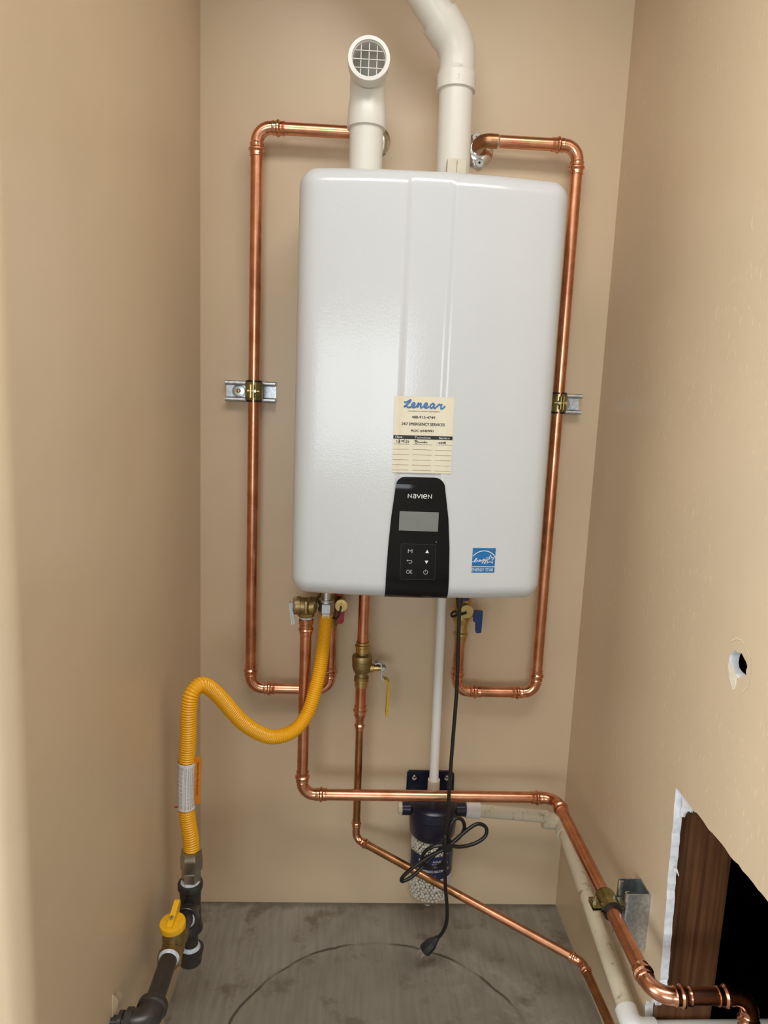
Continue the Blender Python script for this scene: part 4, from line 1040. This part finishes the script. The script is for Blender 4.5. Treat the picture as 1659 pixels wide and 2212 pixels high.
# ================================================================== CONDENSATE
NX, NY = 0.5005, -0.064
cp = thing('condensate_pipe', 'thin white plastic pipe dropping from the heater to the canister', 'pipe', (0.4985, NY, 0.31))
tube('pipe', [(0.4935, NY, HZ0-0.0005), (0.4960, NY, 0.55), (0.4985, NY, 0.315)], 0.0098, 'pvc_clean', cp, 24)
lathe('socket', (0.4985, NY, 0.3010), Z, [(0, 0.0128), (0.039, 0.0128), (0.0395, 0.0105)], 'pvc_dirty', cp, 28)

ne = thing('condensate_neutralizer', 'clear canister of white pebbles with dark head on the back wall', 'filter', (NX, NY, 0.075))
br = extrude('bracket', [(0.4465,0.262), (0.4475,0.321), (0.4515,0.3255), (0.5455,0.3255), (0.5505,0.320), (0.5520,0.262)], lambda a, b: (a, -0.0005, b), lambda a, b: (a, -0.006, b), 'navy_plastic', ne)
box('bracket_arm', 0.4555, 0.5455, -0.045, -0.004, 0.268, 0.285, 'navy_plastic', ne, 0.002)
for sx in (0.4633, 0.5346):
    lathe('keyhole', (sx, -0.0061, 0.3095), -Y, [(0, 0.0048), (0.0003, 0.0048)], 'putty', br, 16)
    lathe('screw', (sx, -0.0062, 0.3135), -Y, [(0, 0.0040), (0.002, 0.0036), (0.003, 0.0020)], 'steel', br, 14)
lathe('head', (NX, NY, 0.300), -Z, [(0, 0.018), (0.004, 0.030), (0.008, 0.044), (0.014, 0.0495), (0.034, 0.0515), (0.036, 0.0500), (0.044, 0.0505), (0.074, 0.0480), (0.078, 0.0460)], 'navy_plastic', ne, 48)
lathe('port', (NX-0.066, NY, 0.2735), X, [(0, 0.0135), (0.0005, 0.0140), (0.024, 0.0140)], 'navy_plastic', ne, 24)
lathe('port_plug', (NX-0.0745, NY, 0.2735), X, [(0, 0.0120), (0.0005, 0.0128), (0.0088, 0.0128)], 'pvc_dirty', ne, 24)
lathe('port', (NX+0.040, NY, 0.2725), X, [(0, 0.0145), (0.028, 0.0145), (0.0285, 0.0138)], 'navy_plastic', ne, 24)
lathe('canister', (NX, NY, 0.2235), -Z, [(0, 0.0445), (0.001, 0.0455), (0.100, 0.0465), (0.140, 0.0465), (0.148, 0.0440), (0.150, 0.0380), (0.1475, 0.0370), (0.144, 0.0425), (0.138, 0.0445), (0.100, 0.0445), (0.002, 0.0438)], 'clear_plastic', ne, 56, angle=30)
# beads
ico = bmesh.new(); bmesh.ops.create_icosphere(ico, subdivisions=2, radius=1.0)
iv = [v.co.copy() for v in ico.verts]; ifc = [tuple(v.index for v in f.verts) for f in ico.faces]; ico.free()
V = []; Fc = []; rbd = 0.0036
random.seed(11); z = 0.087; lay = 0
while z < 0.219:
    for rr, nb in ((0.0402, 34), (0.0335, 28)):
        if rr < 0.035 and 0.10 < z < 0.205 and lay % 2: continue
        for k in range(nb):
            a = 2*math.pi*(k+0.5*(lay % 2)+random.uniform(-0.22, 0.22))/nb
            r_ = rr+random.uniform(-0.0007, 0.0006); s = rbd*random.uniform(0.86, 1.05)
            c = Vector((NX+r_*math.cos(a), NY+r_*math.sin(a), z+random.uniform(-0.0012, 0.0012)))
            o = len(V); V += [c+q*s for q in iv]; Fc += [tuple(i+o for i in f) for f in ifc]
    z += 0.0064; lay += 1
bd_ = link_mesh('pebbles', V, Fc, 'bead_white', ne, True, 180); bd_['kind'] = 'stuff'
csurf = lambda off: (lambda a, z: Vector((NX+math.sin(a)*(0.0468+off), NY-math.cos(a)*(0.0468+off), z)))
V, Fc = grid_rect2d(-1.25, 1.35, 0.140, 0.192, 26, 1)
nl = link_mesh('canister_label', [csurf(0)(a, z) for a, z in V], Fc, 'label_navy', ne, True, 80, 'navy canister label with white lettering')
V, Fc = grid_rect2d(0.10, 1.35, 0.114, 0.1395, 14, 1)
nl2 = link_mesh('canister_label', [csurf(0)(a, z) for a, z in V], Fc, 'white_paper', ne, True, 80, 'white lower part of the canister label')
def ct(body, a, z, w, h, bold=0.0):
    g = text2d(body, 1.0, 0.0, width=w, height=h)
    return join_geo(place2d(g, a, z), place2d(g, a+0.006, z), place2d(g, a-0.006, z)) if bold else place2d(g, a, z)
printed('label_lettering', [ct('JJM', -0.50, 0.1785, 0.42, 0.0090, 0.012), ct('ALKALINE', 0.28, 0.1815, 0.62, 0.0048), ct('TECHNOLOGIES', 0.34, 0.1740, 0.80, 0.0048), ct('CONDENSATE NEUTRALIZER', 0.02, 0.1590, 1.62, 0.0055, 0.012), rect2d(-0.15, 0.15, 0.1490, 0.1496)], csurf(0.0003), 'print_white', nl, 'white canister brand and product lettering')
rows = []
for k in range(4): rows.append(grid_rect2d(0.18, 0.55-0.04*(k % 2), 0.1345-k*0.005, 0.1355-k*0.005, 4, 1)); rows.append(grid_rect2d(0.68, 1.10, 0.1345-k*0.005, 0.1352-k*0.005, 4, 1))
rows.append(grid_rect2d(0.60, 0.615, 0.116, 0.138, 1, 1))
printed('label_print', rows, csurf(0.0003), 'print_gray', nl2)

dr = thing('condensate_drain', 'grimy white plastic drain pipe from the canister along the right wall', 'pipe', (0.775, NY, 0.17))
DA = Vector((0.5690, NY, 0.2722)); DB = Vector((0.7760, NY, 0.2560)); dab = (DB-DA).normalized()
DC = Vector((0.7750, NY-0.012, 0.2400)); DD = Vector((0.7740, -0.4930, 0.1665)); dcd = (DD-DC).normalized()
lathe('bushing', DA, dab, [(0, 0.0155), (0.0005, 0.0168), (0.030, 0.0168), (0.0305, 0.0135)], 'pvc_clean', dr, 32)
pipe(dr, DA+dab*0.02, DB-dab*0.03, 0.0133, 'pvc_dirty')
a_, arc_, b_ = arc_path(Vector((0.7755, NY, 0.2470)), -dab, dcd, 0.040, 0.036, 0.016, 8)
tube('elbow', [a_, a_+dab*0.0006]+arc_+[b_-dcd*0.0006, b_], [0.0140]+[0.0168]*(len(arc_)+2)+[0.0140], 'pvc_dirty', dr, 28)
pipe(dr, Vector((0.7755, NY, 0.2470))+dcd*0.03, DD-dcd*0.02, 0.0133, 'pvc_dirty')
a_, arc_, b_ = arc_path(DD, -dcd, X, 0.034, 0.036, 0.018, 8)
tube('elbow', [a_, a_+dcd*0.0006]+arc_+[b_-X*0.0006, b_], [0.0150]+[0.0175]*(len(arc_)+2)+[0.0145], 'pvc_clean', dr, 28, label='clean white elbow turning into the wall')
pipe(dr, DD+X*0.03, (1.15, DD.y, DD.z+0.004), 0.0133, 'pvc')

# ================================================================== POWER CORD
pc = thing('power_cord', 'black power cord hanging from the heater, tied in loops, plug dangling', 'cord', (0.512, -0.19, 0.05))
yc = -0.190
tube('strain_relief', [(0.5095, yc, 0.783), (0.5095, yc, 0.772), (0.5098, yc, 0.752)], [0.0075, 0.0075, 0.0046], 'rubber', pc, 16)
path = [(0.5095,yc,0.780), (0.5105,yc,0.735), (0.5128,yc,0.660), (0.5142,yc,0.584), (0.5122,yc-.002,0.491), (0.5107,yc-.004,0.397), (0.5118,yc-.005,0.330), (0.5140,yc-.004,0.288),
        (0.5270,yc+.006,0.278), (0.5420,yc+.008,0.292), (0.5462,yc+.004,0.312), (0.5380,yc-.002,0.331), (0.5235,yc-.006,0.333), (0.5160,yc-.009,0.318), (0.5120,yc-.006,0.285),
        (0.5000,yc+.004,0.262), (0.4700,yc+.002,0.228), (0.4480,yc-.004,0.209), (0.4300,yc-.008,0.2020), (0.4285,yc-.010,0.2110), (0.4450,yc-.010,0.2300), (0.4780,yc-.009,0.2560), (0.5100,yc-.010,0.275), (0.5400,yc-.004,0.300),
        (0.5690,yc+.004,0.3170), (0.5880,yc+.006,0.3100), (0.5885,yc+.004,0.2930), (0.5700,yc,0.2800), (0.5400,yc-.006,0.2755), (0.5100,yc-.012,0.2820), (0.4860,yc-.012,0.2795), (0.4690,yc-.008,0.2640), (0.4670,yc-.004,0.2430), (0.4770,yc,0.2280), (0.4960,yc+.002,0.2260), (0.5080,yc-.004,0.2420), (0.5095,yc-.010,0.2700),
        (0.5075,yc-.014,0.2960), (0.5062,yc-.016,0.3050), (0.5068,yc-.018,0.2900), (0.5092,yc-.016,0.2500), (0.5125,yc-.014,0.2000), (0.5188,yc-.012,0.1500), (0.5200,yc-.010,0.1150), (0.5130,yc-.008,0.0900), (0.5040,yc-.006,0.0765)]
tube('cord', catmull(path, 7), 0.0036, 'cord_black', pc, 12, angle=80)
tube('cord_tie', [(0.5120,yc-.004,0.268), (0.5115,yc-.004,0.286)], 0.0112, 'rubber', pc, 16)
pd = Vector((-0.70, -0.10, -0.72)).normalized(); pb = Vector((0.5055, yc-.006, 0.0785))
V, Fc = tube_geo([pb, pb+pd*0.006, pb+pd*0.012, pb+pd*0.018, pb+pd*0.036, pb+pd*0.038], [0.0048, 0.0062, 0.0090, 0.0118, 0.0128, 0.0118], 8)
pg = link_mesh('plug', V, Fc, 'rubber', pc, True, 40)
ps = pd.cross(Y).normalized()
for s in (-1, 1):
    q = pb+pd*0.037+ps*0.0055*s; pn = pd.cross(ps)
    V = [q+pd*a+ps*b+pn*c for a in (0, 0.015) for b in (-0.0008, 0.0008) for c in (-0.003, 0.003)]
    link_mesh('prong', V, [(0,1,3,2), (4,6,7,5), (0,4,5,1), (2,3,7,6), (0,2,6,4), (1,5,7,3)], 'steel', pg, False)
